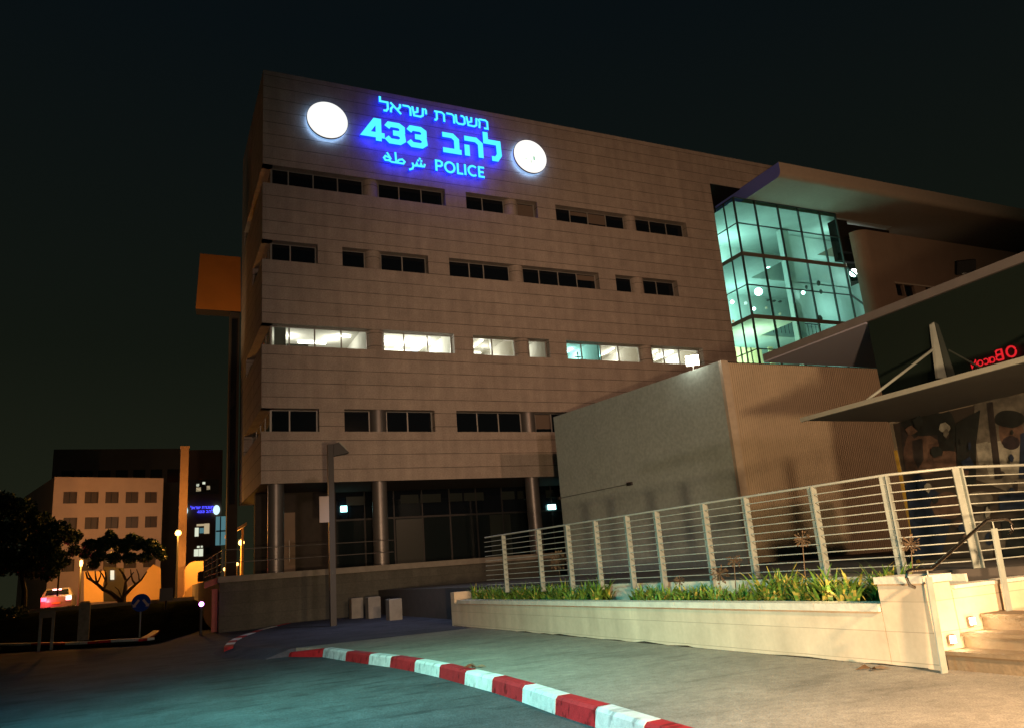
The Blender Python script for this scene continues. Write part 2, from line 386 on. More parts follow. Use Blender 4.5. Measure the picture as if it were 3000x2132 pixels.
for k in range(len(fk) - 1):
    (xa, ya), (xb, yb) = fk[k], fk[k + 1]
    b.hexa([(xa - .25, ya, -.1), (xa, ya, -.1), (xb, yb, -.1), (xb - .25, yb, -.1), (xa - .25, ya, .118), (xa, ya, .122), (xb, yb, .122), (xb - .25, yb, .118)], k % 2)
ik = [onZ(-60, 1893, .06), onZ(90, 1890, .06), onZ(190, 1889, .06), onZ(255, 1886, .06), onZ(324, 1881, .06), onZ(432, 1876, .06), onZ(455, 1862, .06), onZ(470, 1850, .06)]
for k in range(len(ik) - 1):
    a, c = ik[k], ik[k + 1]; d = (c - a).normalized(); nrm = Vector((-d.y, d.x, 0)) * .32; a = a + d * .01
    q = [(a.x, a.y), (c.x, c.y), (c.x + nrm.x, c.y + nrm.y), (a.x + nrm.x, a.y + nrm.y)]
    b.hexa([(x, y, -.02) for x, y in q] + [(x, y, .16) for x, y in q], 1 if k in (0, 2, 4) else 0)
tag(b.build('kerb', [M['red'], M['white']]), kind='structure')
# dark planted bank on the left and strip under the retaining wall
b = MB()
yv = [40.5, 42] + [42 + 13 * k / 8 for k in range(1, 9)] + [58]
xv = [-40, -20, -12, -8, -5, -3, -1, 1, 3.2]
random.seed(3)
gz = {(i, j): rise(yv[j]) + .03 + random.uniform(0, .09) for i in range(len(xv)) for j in range(len(yv))}
for i in range(len(xv) - 1):
    for j in range(len(yv) - 1):
        b.quad(*[(xv[p], yv[q], gz[p, q]) for p, q in ((i, j), (i + 1, j), (i + 1, j + 1), (i, j + 1))])
isl = [(-40, 37.6), (-4.8, 37.4), (-2.5, 35.6), (-1.2, 34.0), (.15, 32.6), (.7, 33.6), (1.4, 36.5), (2.4, 40.6), (-40, 40.6)]
b.poly([(x, y, .07) for x, y in isl])
tag(b.build('verge', M['verge']), kind='structure')
b = MB(); b.box(-45, 4.2, 57.2, 57.6, 1.0, 1.50); b.quad((-45, 57.6, 1.21), (4.5, 57.6, 1.21), (4.5, 66, 1.21), (-45, 66, 1.21))
tag(b.build('path', M['path']), kind='structure')

# ------------------------------------------------------------------ walls with openings
def wall(b, o, u, n, u0, u1, v0, v1, holes, depth, m=0, mr=0):
    """front sheet at o + a*u + z, outward normal n; holes (a0,a1,z0,z1,leftjamb,rightjamb) get reveals"""
    o, u, n = Vector(o), Vector(u), Vector(n); Zv = Vector((0, 0, 1))
    P = lambda a, z, d=0: o + u * a + Zv * z - n * d
    cu = sorted({u0, u1, *[h[0] for h in holes], *[h[1] for h in holes]})
    cv = sorted({v0, v1, *[h[2] for h in holes], *[h[3] for h in holes]})
    for i in range(len(cu) - 1):
        for j in range(len(cv) - 1):
            mu, mv = (cu[i] + cu[i + 1]) / 2, (cv[j] + cv[j + 1]) / 2
            if any(h[0] < mu < h[1] and h[2] < mv < h[3] for h in holes): continue
            b.quad(P(cu[i], cv[j]), P(cu[i + 1], cv[j]), P(cu[i + 1], cv[j + 1]), P(cu[i], cv[j + 1]), m)
    for h in holes:
        a0, a1, z0, z1 = h[:4]; lj = h[4] if len(h) > 4 else True; rj = h[5] if len(h) > 5 else True
        b.quad(P(a0, z0), P(a1, z0), P(a1, z0, depth), P(a0, z0, depth), mr)
        b.quad(P(a0, z1), P(a0, z1, depth), P(a1, z1, depth), P(a1, z1), mr)
        if lj: b.quad(P(a0, z0), P(a0, z0, depth), P(a0, z1, depth), P(a0, z1), mr)
        if rj: b.quad(P(a1, z0), P(a1, z1), P(a1, z1, depth), P(a1, z0, depth), mr)

# ------------------------------------------------------------------ police building
PB = thing('police_building', 'large stone clad office block with four rows of strip windows, lit signs and glazed corner', 'building', (20, 40, E + .6))
XL, YF, YB = 4.95, 40., 50.5
ZB, ZT = E + 4.97, E + 28.52
rowz = {1: (E + 21.42, E + 22.55), 2: (E + 16.9, E + 18.05), 3: (E + 12.15, E + 13.32), 4: (E + 7.59, E + 8.80)}
ops = {1: [(XL, 15.59), (16.94, 21.85), (23.18, 33.64)], 2: [(XL, 7.88), (9.24, 14.28), (15.58, 25.91), (27.18, 32.15)],
       3: [(XL, 15.61), (16.79, 21.81), (23.01, 33.49)], 4: [(XL, 7.84), (9.15, 14.18), (15.47, 25.9)]}
cols = (11.08, 20.14, 29.14)
muls = {1: [6.39, 7.77, 9.16, 12.82, 14.21, 18.21, 24.48, 25.84, 27.24, 30.79, 32.19], 2: [6.48, 12.83, 17.03, 17.97, 21.77, 23.13, 24.5, 30.71],
        3: [6.41, 7.75, 9.18, 12.75, 14.14, 18.17, 24.31, 25.71, 27.05, 30.59, 31.84], 4: [6.41, 12.75, 16.9, 18.23, 21.7, 23.1, 24.5]}
sideend = {1: 49.2, 2: 44.3, 3: 47.2, 4: 48.1}
XR = 36.35
b = MB()
holes = [(a, c, *rowz[r], a > XL) for r in ops for a, c in ops[r]]
wall(b, (0, YF, 0), (1, 0, 0), (0, -1, 0), XL, XR, ZB, ZT, holes, .55)
# the right end of the facade returns into the recess of the glazed bay
b.quad((XR, YF, ZB - 8), (XR, 47, ZB - 8), (XR, 47, ZT), (XR, YF, ZT))
b.quad((XL + .02, YF + .02, ZT), (XL + .02, YB, ZT), (XR, YB, ZT), (XR, YF + .02, ZT))
# wall over the recess
b.box(XR + .003, 60, YF + .003, YF + .6, E + 26.05, ZT - .004)
b.build('facade', M['stone'], PB)
b = MB()
sh = [(-sideend[r], -YF, *rowz[r], True, False) for r in rowz]
wall(b, (XL, 0, 0), (0, -1, 0), (-1, 0, 0), -YB, -YF, ZB, ZT, sh, .55)
b.quad((XL, YB, ZB), (XL, YB, ZT), (XR, YB, ZT), (XR, YB, ZB))
b.build('side_wall', M['stone'], PB)
# underside over the colonnade
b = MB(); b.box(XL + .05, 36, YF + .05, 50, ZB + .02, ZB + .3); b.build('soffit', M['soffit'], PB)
# round columns, ground floor clad in metal, upper ones in stone
for cx in (5.75,) + cols:
    b = MB(); b.cyl(cx, 40.62, E + .5, ZB + .02, .40, 40); smooth_by_angle(b.build('column', M['col'], PB))
for cx in cols:
    for r in (1, 2, 3, 4):
        if not any(a < cx < c for a, c in ops[r]): continue
        b = MB(); b.cyl(cx, 40.52, rowz[r][0] - .01, rowz[r][1] + .01, .46, 40)
        smooth_by_angle(b.build('column', M['col'] if r == 4 else M['stone'], PB))
# windows: frame + pane (+ blind) in every stretch between jamb and column
YW = YF + .5
blinds = {(1, 25.84): .62, (1, 20.6): .7, (4, 20.6): .72, (1, 24.48): .25, (2, 24.5): .3}
lit_blind = [(16.79, 18.17), (18.17, 19.68), (25.71, 27.05), (27.05, 28.68), (29.6, 30.59), (31.84, 33.49)]
for r in (1, 2, 3, 4):
    z0, z1 = rowz[r]
    for a, c in ops[r]:
        edges = [a + (.5 if a == XL else 0)]
        for cx in cols:
            if a < cx < c: edges += [cx - .44, cx + .44]
        edges.append(c)
        for k in range(0, len(edges), 2):
            x0, x1 = edges[k], edges[k + 1]
            fr = MB(); t = .035
            fr.box(x0, x1, YW - .03, YW + .03, z0 + .005, z0 + .035); fr.box(x0, x1, YW - .03, YW + .03, z1 - .035, z1 - .005)
            ms = [x0 + t] + [m for m in muls[r] if x0 + .3 < m < x1 - .3] + [x1 - t]
            for m in ms: fr.box(m - t, m + t, YW - .033, YW + .033, z0 + .035, z1 - .035)
            w = fr.build('window', M['alu'], PB)
            for i in range(len(ms) - 1):
                p = MB(); p.quad((ms[i], YW, z0 + .03), (ms[i + 1], YW, z0 + .03), (ms[i + 1], YW, z1 - .03), (ms[i], YW, z1 - .03))
                p.build('pane', M['darkpane'] if r != 3 else (M['paneteal'] if 23 < ms[i] < 25 else M['paneclear']), w)
                for (br, bx), hgt in blinds.items():
                    if br == r and abs(ms[i] - bx) < .12:
                        q = MB(); q.box(ms[i] + .04, ms[i + 1] - .04, YW - .012, YW - .006, z1 - .07 - hgt * (z1 - z0), z1 - .08)
                        q.build('blind', M['blind'], w)
# side windows, dark
for r in rowz:
    z0, z1 = rowz[r]; ye = sideend[r]
    fr = MB(); yy = YF + .5
    ms = [yy + (ye - yy) * k / 4 for k in range(5)]
    for m in ms: fr.box(XL + .47, XL + .53, m - .03, m + .03, z0 + .07, z1 - .07)
    fr.box(XL + .47, XL + .53, yy, ye, z0 + .003, z0 + .07); fr.box(XL + .47, XL + .53, yy, ye, z1 - .07, z1 - .003)
    w = fr.build('window', M['alu'], PB)
    p = MB(); p.quad((XL + .5, yy, z0), (XL + .5, ye, z0), (XL + .5, ye, z1), (XL + .5, yy, z1)); p.build('pane', M['darkpane'] if r != 3 else M['paneclear'], w)
# lit offices of the second row from below
z0, z1 = rowz[3]
def office(x0, x1, lamps, pw=26, yb=45.5):
    zf, zc = E + 11.2, E + 13.75
    b = MB(); ya = YF + .62
    b.quad((x0, ya, zf), (x1, ya, zf), (x1, yb, zf), (x0, yb, zf)); b.quad((x0, ya, zc), (x0, yb, zc), (x1, yb, zc), (x1, ya, zc))
    b.quad((x0, ya, zf), (x0, yb, zf), (x0, yb, zc), (x0, ya, zc)); b.quad((x1, ya, zf), (x1, ya, zc), (x1, yb, zc), (x1, yb, zf))
    b.quad((x0, yb, zf), (x1, yb, zf), (x1, yb, zc), (x0, yb, zc))
    b.quad((x0, ya, z1 - .01), (x1, ya, z1 - .01), (x1, ya, zc), (x0, ya, zc)); b.quad((x0, ya, zf), (x1, ya, zf), (x1, ya, z0 + .01), (x0, ya, z0 + .01))
    rm = b.build('office_room', M['room'], PB)
    for lx in ([(x0 + x1) / 2] if x1 - x0 < 2 else [x0 + (x1 - x0) * .27, x0 + (x1 - x0) * .75]):
        lamp('office_lamp', 'POINT', (lx, 43.4, zc - .45), pw * (x1 - x0), (1, .96, .84), size=.35)
    for lx, ly, l, dr in lamps:
        t = MB()
        if dr: t.box(lx - l / 2, lx + l / 2, ly - .08, ly + .08, zc - .14, zc - .08)
        else: t.box(lx - .08, lx + .08, ly - l / 2, ly + l / 2, zc - .14, zc - .08)
        t.build('ceiling_lamp', M['tube'], rm)
    return rm
rm = office(5.47, 10.6, [(8.3, 44.2, 1.6, 1), (9.8, 42.6, .8, 1)], 14)
b = MB(); b.box(5.75, 6.35, 41.2, 41.3, E + 12.4, E + 13.6); b.box(6.6, 7.8, 42.6, 42.7, E + 11.2, E + 13.05); b.box(8.0, 8.25, 43.2, 43.3, E + 11.2, E + 13.1); b.build('partition', M['screen'], rm)
b = MB()
random.seed(11)
for k in range(16):
    x = random.choice([6.9, 8.4, 9.6]) + random.uniform(-.35, .35); h = random.uniform(.05, .28)
    b.tube([(x, 41.0, z0), (x + random.uniform(-.15, .15), 41.0, z0 + h)], [.03, .01], 5)
b.build('pot_plant', M['tree'], rm)
rm = office(11.5, 15.6, [(12.3, 43.5, 2.2, 0), (13.6, 43.5, 2.4, 0), (14.9, 43.5, 2.4, 0), (13.5, 45.2, 2.5, 1)], 40)
for x, zz in ((12.9, .36), (13.9, .36), (14.5, .42)):
    b = MB(); b.tube([(x, 41.7, z0 - .5), (x, 41.7, z0 + zz)], [.24, .20], 12); b.build('chair_back', M['screen'], rm)
for x0, x1, h in ((11.75, 12.45, .22), (13.35, 13.75, .50), (14.55, 15.15, .32)):
    b = MB(); b.box(x0, x1, 41.1, 41.14, z0 + .02, z0 + h); b.build('monitor', M['monitor'], rm)
rm = office(16.85, 19.7, [(18.2, 43.0, 2.2, 0), (18.2, 44.6, 2.0, 1), (17.2, 42, 1.0, 0)])
b = MB(); b.box(16.95, 17.3, 41.1, 41.14, z0 + .02, z0 + .22); b.build('monitor', M['monitor'], rm)
rm = office(20.6, 21.8, [(21.2, 43.0, 2.2, 0)])
b = MB(); b.box(20.8, 21.0, 41.5, 41.6, z0, z0 + .3); b.box(21.1, 21.3, 41.5, 41.6, z0, z0 + .42); b.build('desk_lamp', M['room'], rm)
rm = office(23.05, 25.6, [(23.6, 44, 1.6, 0), (24.9, 43.4, 1.6, 0)])
b = MB(); b.box(24.55, 24.6, 41.4, 41.45, z0, z0 + .9); b.box(24.35, 24.95, 41.4, 41.44, z0 + .55, z0 + .6); b.ball((24.6, 41.5, z0 + .2), .14, 8); b.build('coat_stand', M['screen'], rm)
rm = office(25.7, 28.7, [(26.4, 43.2, 2.2, 0), (27.8, 43.2, 2.2, 0)])
rm = office(29.6, 33.45, [(30.1, 43.2, 2.2, 0), (31.3, 43.2, 2.2, 0), (32.6, 43.2, 2.2, 0)])
lb = bpy.data.materials.new('lit venetian blind'); lb.use_nodes = True
n = lb.node_tree; n.nodes.remove(n.nodes['Principled BSDF'])
d1 = n.nodes.new('ShaderNodeBsdfDiffuse'); d1.inputs[0].default_value = (.62, .58, .46, 1)
d2 = n.nodes.new('ShaderNodeBsdfTranslucent'); d2.inputs[0].default_value = (.62, .58, .46, 1)
d3 = n.nodes.new('ShaderNodeBsdfTransparent')
x1_ = n.nodes.new('ShaderNodeMixShader'); x1_.inputs[0].default_value = .55; n.links.new(d1.outputs[0], x1_.inputs[1]); n.links.new(d2.outputs[0], x1_.inputs[2])
n.links.new(x1_.outputs[0], n.nodes['Material Output'].inputs['Surface'])
for x0, x1 in lit_blind:
    b = MB(); k = 0; zz = z0 + (.22 if x0 in (16.79, 18.17, 25.71, 29.6) else .06)
    while zz < z1 - .08:
        b.quad((x0 + .07, YW + .10, zz), (x1 - .07, YW + .10, zz), (x1 - .07, YW + .125, zz + .036), (x0 + .07, YW + .125, zz + .036)); zz += .045
    b.build('venetian_blind', lb, PB)

# ground floor: terrace slab, dark glazed wall behind the columns, doors, exit lights
b = MB(); b.box(2.9, 60, 36.95, 60, E - 2, E + .60); b.build('terrace', M['ledge'], PB)
YG = 45.0
gl = MB(); gl.quad((9.6, YG, E + .6), (36, YG, E + .6), (36, YG, E + 3.35), (9.6, YG, E + 3.35)); gw = gl.build('shop_glazing', M['dim'], PB)
b = MB(); b.quad((9.6, YG, E + 3.45), (36, YG, E + 3.45), (36, YG, E + 4.99), (9.6, YG, E + 4.99)); b.build('upper_glazing', M['darkpane'], gw)
b = MB(); x = 10.3
random.seed(5)
while x < 27:
    wd = random.choice([.7, .9, 1.1, 1.3])
    if random.random() < .75: b = MB(); b.box(x, x + wd, YG - .03, YG - .01, E + 4.22, E + 4.72); b.build('clerestory', M['clere'], gw)
    x += wd + random.choice([.12, .2, .5])
b = MB(); b.box(9.6, 36, YG - .06, YG + .02, E + 3.35, E + 3.45)
x = 9.6
while x < 30: b.box(x - .04, x + .04, YG - .05, YG + .02, E + .6, E + 3.34); b.box(x - .03, x + .03, YG - .05, YG + .02, E + 3.46, E + 4.98); x += 1.75
b.build('glazing_frame', M['darkmetal'], gw)
b = MB(); b.box(13.2, 14.9, YG - .02, YG - .012, E + .7, E + 3.3); b.build('blind', M['clere'], gw); b = MB(); b.box(19.2, 20.6, YG - .02, YG - .012, E + .8, E + 3.3); b.build('blind', M['clere'], gw)
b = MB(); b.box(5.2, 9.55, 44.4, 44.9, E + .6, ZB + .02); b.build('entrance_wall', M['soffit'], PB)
b = MB(); b.box(6.3, 7.3, 44.33, 44.395, E + .62, E + 3.9); dr = b.build('door', M['brownwall'], PB)
b = MB(); b.box(6.95, 7.0, 44.26, 44.32, E + 1.3, E + 2.4); b.build('handle', M['steel'], dr)
p = onY(1007, 1492, 44.9)
b = MB(); b.box(p.x - .18, p.x + .18, p.y - .06, p.y, p.z - .12, p.z + .22); b.build('exit_light', M['exit'], PB)
p = onY(1616, 1484, 44.9)
b = MB(); b.box(p.x - .28, p.x + .28, p.y - .06, p.y, p.z - .16, p.z + .16); b.build('exit_light', M['exit'], PB)
# side wing: lit orange oriel box on a dark slot
b = MB(); q = [(2.24, 50.52), (4.90, 50.52), (4.90, 58), (2.24, 58)]
b.hexa([(2.19, 50.52, E + 17.5), (4.93, 50.52, E + 17.5), (4.93, 51.7, E + 17.5), (2.3, 51.7, E + 17.5), (2.40, 51.2, E + 21.6), (4.93, 51.2, E + 21.6), (4.93, 52.4, E + 21.6), (2.45, 52.4, E + 21.6)])
b.m = [1 if k == 0 else 0 for k in range(6)]; b.build('oriel', [M['orangepaint'], M['black']], PB)  # underside blackened to hold the shade below the box
b = MB(); b.box(4.30, 4.90, 50.75, 51.5, E + .6, E + 17.49); b.build('stair_tower', mat('dark tower cladding', (.045, .033, .024), .9, var=.15), PB)
b = MB(); b.box(4.40, 4.74, 50.68, 50.74, E + 5.1, E + 17.0); b.build('slot_window', M['darkpane'], PB)
# back and ceiling of the recess left of the bay, shade put in as black
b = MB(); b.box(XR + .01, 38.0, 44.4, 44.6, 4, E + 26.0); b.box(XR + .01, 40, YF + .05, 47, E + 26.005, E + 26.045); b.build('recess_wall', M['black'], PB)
# roof canopy over the glazed bay
NEAR[0] = .914
b = MB()
x0, x1, ya, yb_ = 42.93, 90., 39.40, 47.
zt, zb = ZT + .02, E + 27.38
prof = [(ya, zt)]
for k in range(7):
    t = math.pi / 2 * k / 6; prof.append((ya + .45 * (1 - math.cos(t)), zb + .45 - .45 * math.sin(t)))
prof += [(yb_, zb - .01), (yb_, zt)]
for k in range(len(prof)):
    (y0, za), (y1, zc) = prof[k], prof[(k + 1) % len(prof)]
    b.quad((x0, y0, za), (x1, y0, za), (x1, y1, zc), (x0, y1, zc), 0)
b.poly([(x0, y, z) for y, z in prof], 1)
b.build('roof_canopy', [M['canopy'], M['bluelit']], PB)
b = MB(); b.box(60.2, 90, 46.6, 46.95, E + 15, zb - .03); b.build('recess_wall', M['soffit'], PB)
# glazed bay
GY = 43.37
bay = MB(); mx = [41.6, 43.76, 46.2, 48.43, 50.87, 52.74]; zz = [E + 12.5, E + 14.67, E + 17.26, E + 19.88, E + 22.45, E + 25.11, E + 27.33]
for x in mx: bay.box(x - .06, x + .06, GY - .05, GY + .08, zz[0], zz[-1])
for y in (44.6, 45.9, 47.2): bay.box(41.56, 41.64, y - .05, y + .05, zz[0], zz[-1])
for k, z in enumerate(zz):
    h = .035
    bay.box(41.6, 52.74, GY - .03, GY + .08, z - h, z + h); bay.box(41.57, 41.63, GY + .1, 48.4, z - h, z + h)
p0, p1 = Vector((52.74, GY, 0)), Vector((56.5, 45.2, 0))
for z in (E + 14.67, E + 17.26, E + 19.88, E + 22.45):
    bay.obox(((p0 + p1) / 2 + Vector((0, 0, z))), (p1 - p0) / 2, Vector((.02, -.05, 0)), (0, 0, .06))
b = MB()
for k in (2, 4): b.box(41.53, 52.8, GY - .07, GY - .035, zz[k] - .16, zz[k] + .16); b.box(41.52, 41.55, GY - .034, 48.4, zz[k] - .16, zz[k] + .16)
b.build('floor_edge', M['bayslab'], PB)
BF = bay.build('glazed_bay', M['baymetal'], PB)
for i in range(len(mx) - 1):
    b = MB(); b.quad((mx[i], GY + .03, zz[0]), (mx[i + 1], GY + .03, zz[0]), (mx[i + 1], GY + .03, zz[-1]), (mx[i], GY + .03, zz[-1])); b.build('pane', M['baypane'], BF)
b = MB(); b.quad((41.6, GY, zz[0]), (41.6, 48.4, zz[0]), (41.6, 48.4, zz[-1]), (41.6, GY, zz[-1])); b.build('pane', M['baypane'], BF)
b = MB(); b.quad((p0.x, p0.y + .03, zz[0]), (p1.x, p1.y + .03, zz[0]), (p1.x, p1.y + .03, zz[4]), (p0.x, p0.y + .03, zz[4])); b.build('pane', M['baypane'], BF)
# stepped wall right of the bay under the canopy, shade put in as black
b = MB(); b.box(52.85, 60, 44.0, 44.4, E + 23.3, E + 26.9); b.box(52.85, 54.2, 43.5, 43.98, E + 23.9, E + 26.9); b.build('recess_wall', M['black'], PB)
# atrium behind the glass
b = MB(); yb2 = 51.5
b.quad((41.5, yb2, E + 12), (60, yb2, E + 12), (60, yb2, E + 27.2), (41.5, yb2, E + 27.2))
b.quad((59.5, 43.8, E + 12), (59.5, yb2, E + 12), (59.5, yb2, E + 23.2), (59.5, 43.8, E + 23.2))
b.quad((41.5, 48.4, E + 12), (41.5, yb2, E + 12), (41.5, yb2, E + 27.2), (41.5, 48.4, E + 27.2))
b.quad((41.7, GY + .2, E + 27.1), (60, GY + .2, E + 27.1), (60, yb2, E + 27.1), (41.7, yb2, E + 27.1))
b.quad((41.7, GY, E + 12.2), (60, GY, E + 12.2), (60, yb2, E + 12.2), (41.7, yb2, E + 12.2))
b.box(49.6, 50.3, 46.5, 47.2, E + 12, E + 27); b.box(51.3, 58, 47.5, 48, E + 12, E + 27)
at = b.build('atrium', M['bayroom'], PB)
b = MB()
for z in (E + 17.26, E + 22.45):
    b.box(41.75, 46.1, GY + .25, 47.5, z - .03, z + .07); b.box(41.75, 58, 47.5, yb2 - .1, z - .03, z + .07)
b.build('floor_slab', M['bayroom'], at)
b = MB(); b.box(42.2, 46.8, 48.4, 48.5, E + 12.3, E + 16.4); b.box(47.6, 48.1, 48.4, 48.5, E + 12.3, E + 16.6); b.build('lobby_wall', M['yellowroom'], at)
b = MB()
for x in (43.4, 44.5, 45.6): b.box(x - .05, x + .05, 48.3, 48.36, E + 12.3, E + 16.4)
b.box(42.2, 46.8, 48.3, 48.36, E + 14.8, E + 14.9)
for k in range(14): b.box(46.5 + k * .45, 46.53 + k * .45, 47.3, 47.33, E + 17.5, E + 18.5)
b.box(46.3, 53, 47.28, 47.35, E + 18.5, E + 18.58)
b.build('balustrade', M['darkmetal'], at)
random.seed(9)
b = MB()
for px, py, r in ((2398, 830, .30), (2405, 855, .25), (2362, 842, .22), (2402, 935, .42), (2268, 882, .3), (2285, 884, .3), (2250, 880, .25)):
    c = onY(px, py, 45.6); b.ball(c, r * .55, 6, sz=1.5 if px > 2300 else .5)
b.build('hanging_decoration', M['screen'], at)
for px, py, yy, r in ((2248, 770, 45.2, .46), (2222, 855, 45.2, .32), (2501, 800, 46.2, .36), (2353, 858, 46, .16), (2209, 905, 46, .14), (2145, 885, 44.6, .14)):
    c = onY(px, py, yy); b = MB(); b.ball(c, r, 10); smooth_by_angle(b.build('globe_lamp', M['globe'], at), 80)
for px, py, yy in ((2245, 902, 46.3), (2208, 960, 45.4), (2148, 942, 44.4), (2285, 920, 46.3)):
    c = onY(px, py, yy); b = MB(); b.ball(c, .11, 8); b.build('globe_lamp', M['litwarm'], at)
for z, p in ((25.4, 950), (20.2, 1000), (15.2, 620)):
    lamp('atrium_lamp', 'POINT', (46.0 * .914, 49.6 * .914, E + z * .914), p * .33, (.84, 1, .95), size=1.2)
    lamp('atrium_lamp', 'POINT', (54.5 * .914, 45.6 * .914, E + z * .914), p * .15, (.84, 1, .95), size=1.)
NEAR[0] = 1.0
lamp('lobby_lamp', 'POINT', (44.4 * .914, 46.6 * .914, E + 15.6 * .914), 420, (1, .88, .58), size=.3)
# brown wing to the right under the band
RW = MB()
wz0, wz1 = E + 17.78, E + 18.72
hol = [(51.25, 52.05, wz0, wz1), (52.2, 53.3, wz0, wz1), (54.6, 56.1, wz0, wz1)]
wall(RW, (0, 38, 0), (1, 0, 0), (0, -1, 0), 49.3, 80, 4, E + 23, hol, .3)
for k in range(8):   # rounded left edge
    t0, t1 = math.pi / 2 * k / 8, math.pi / 2 * (k + 1) / 8
    pa = (49.3 - .9 * math.sin(t0), 38.9 - .9 * math.cos(t0)); pb = (49.3 - .9 * math.sin(t1), 38.9 - .9 * math.cos(t1))
    RW.quad((pb[0], pb[1], 4), (pa[0], pa[1], 4), (pa[0], pa[1], E + 23), (pb[0], pb[1], E + 23))
    RW.poly([(pa[0], pa[1], E + 23), (49.3, 38.9, E + 23), (pb[0], pb[1], E + 23)])
RW.quad((49.3, 38, E + 23), (80, 38, E + 23), (80, 43, E + 23), (49.3, 43, E + 23))
rw = RW.build('wing_wall', M['brownwall'], PB)
for a, c, q, s_ in hol:
    b = MB(); b.box(a, c, 38.22, 38.28, q, s_); w = b.build('pane', M['darkpane'], rw)
b = MB(); b.box(51.1, 56.4, 37.93, 37.995, wz1 + .02, wz1 + .14); b.build('window_lintel', M['trim'], rw)

# ------------------------------------------------------------------ wall signs
def stroke(b, pts, th, origin, sc, y, dep, closed=False, mf=0, ms=1, mb=2, skew=0.):
    """one pen stroke of a channel letter: mitred ribbon in the XZ plane pushed back by dep"""
    P = [Vector((p[0], p[1])) for p in pts]; n = len(P); Ls = []; Rs = []
    for k in range(n):
        if closed: d0 = (P[k] - P[k - 1]).normalized(); d1 = (P[(k + 1) % n] - P[k]).normalized()
        else:
            d0 = (P[k] - P[k - 1]).normalized() if k else (P[1] - P[0]).normalized()
            d1 = (P[k + 1] - P[k]).normalized() if k < n - 1 else d0
        n0, n1 = Vector((-d0.y, d0.x)), Vector((-d1.y, d1.x)); mm = (n0 + n1)
        mm = mm / max(.35, mm.length_squared) * 2 if mm.length > .1 else n0
        Ls.append(P[k] + mm * th / 2); Rs.append(P[k] - mm * th / 2)
    g = lambda q, yy: (origin[0] + (q.x + skew * q.y) * sc, yy, origin[1] + q.y * sc)
    m = n if closed else n - 1
    for k in range(m):
        j = (k + 1) % n
        b.quad(g(Rs[k], y), g(Rs[j], y), g(Ls[j], y), g(Ls[k], y), mf)
        b.quad(g(Ls[k], y), g(Ls[j], y), g(Ls[j], y + dep), g(Ls[k], y + dep), ms)
        b.quad(g(Rs[j], y), g(Rs[k], y), g(Rs[k], y + dep), g(Rs[j], y + dep), ms)
        b.quad(g(Ls[k], y + dep), g(Ls[j], y + dep), g(Rs[j], y + dep), g(Rs[k], y + dep), mb)
    if not closed:
        b.quad(g(Ls[0], y), g(Ls[0], y + dep), g(Rs[0], y + dep), g(Rs[0], y), ms)
        b.quad(g(Ls[-1], y), g(Rs[-1], y), g(Rs[-1], y + dep), g(Ls[-1], y + dep), ms)
def oval(cx, cy, rx, ry, n=18, a0=0, a1=360): 
    full = abs(a1 - a0) >= 360
    return [(cx + rx * math.cos(R_(a0 + (a1 - a0) * k / (n if full else n - 1))), cy + ry * math.sin(R_(a0 + (a1 - a0) * k / (n if full else n - 1)))) for k in range(n)]
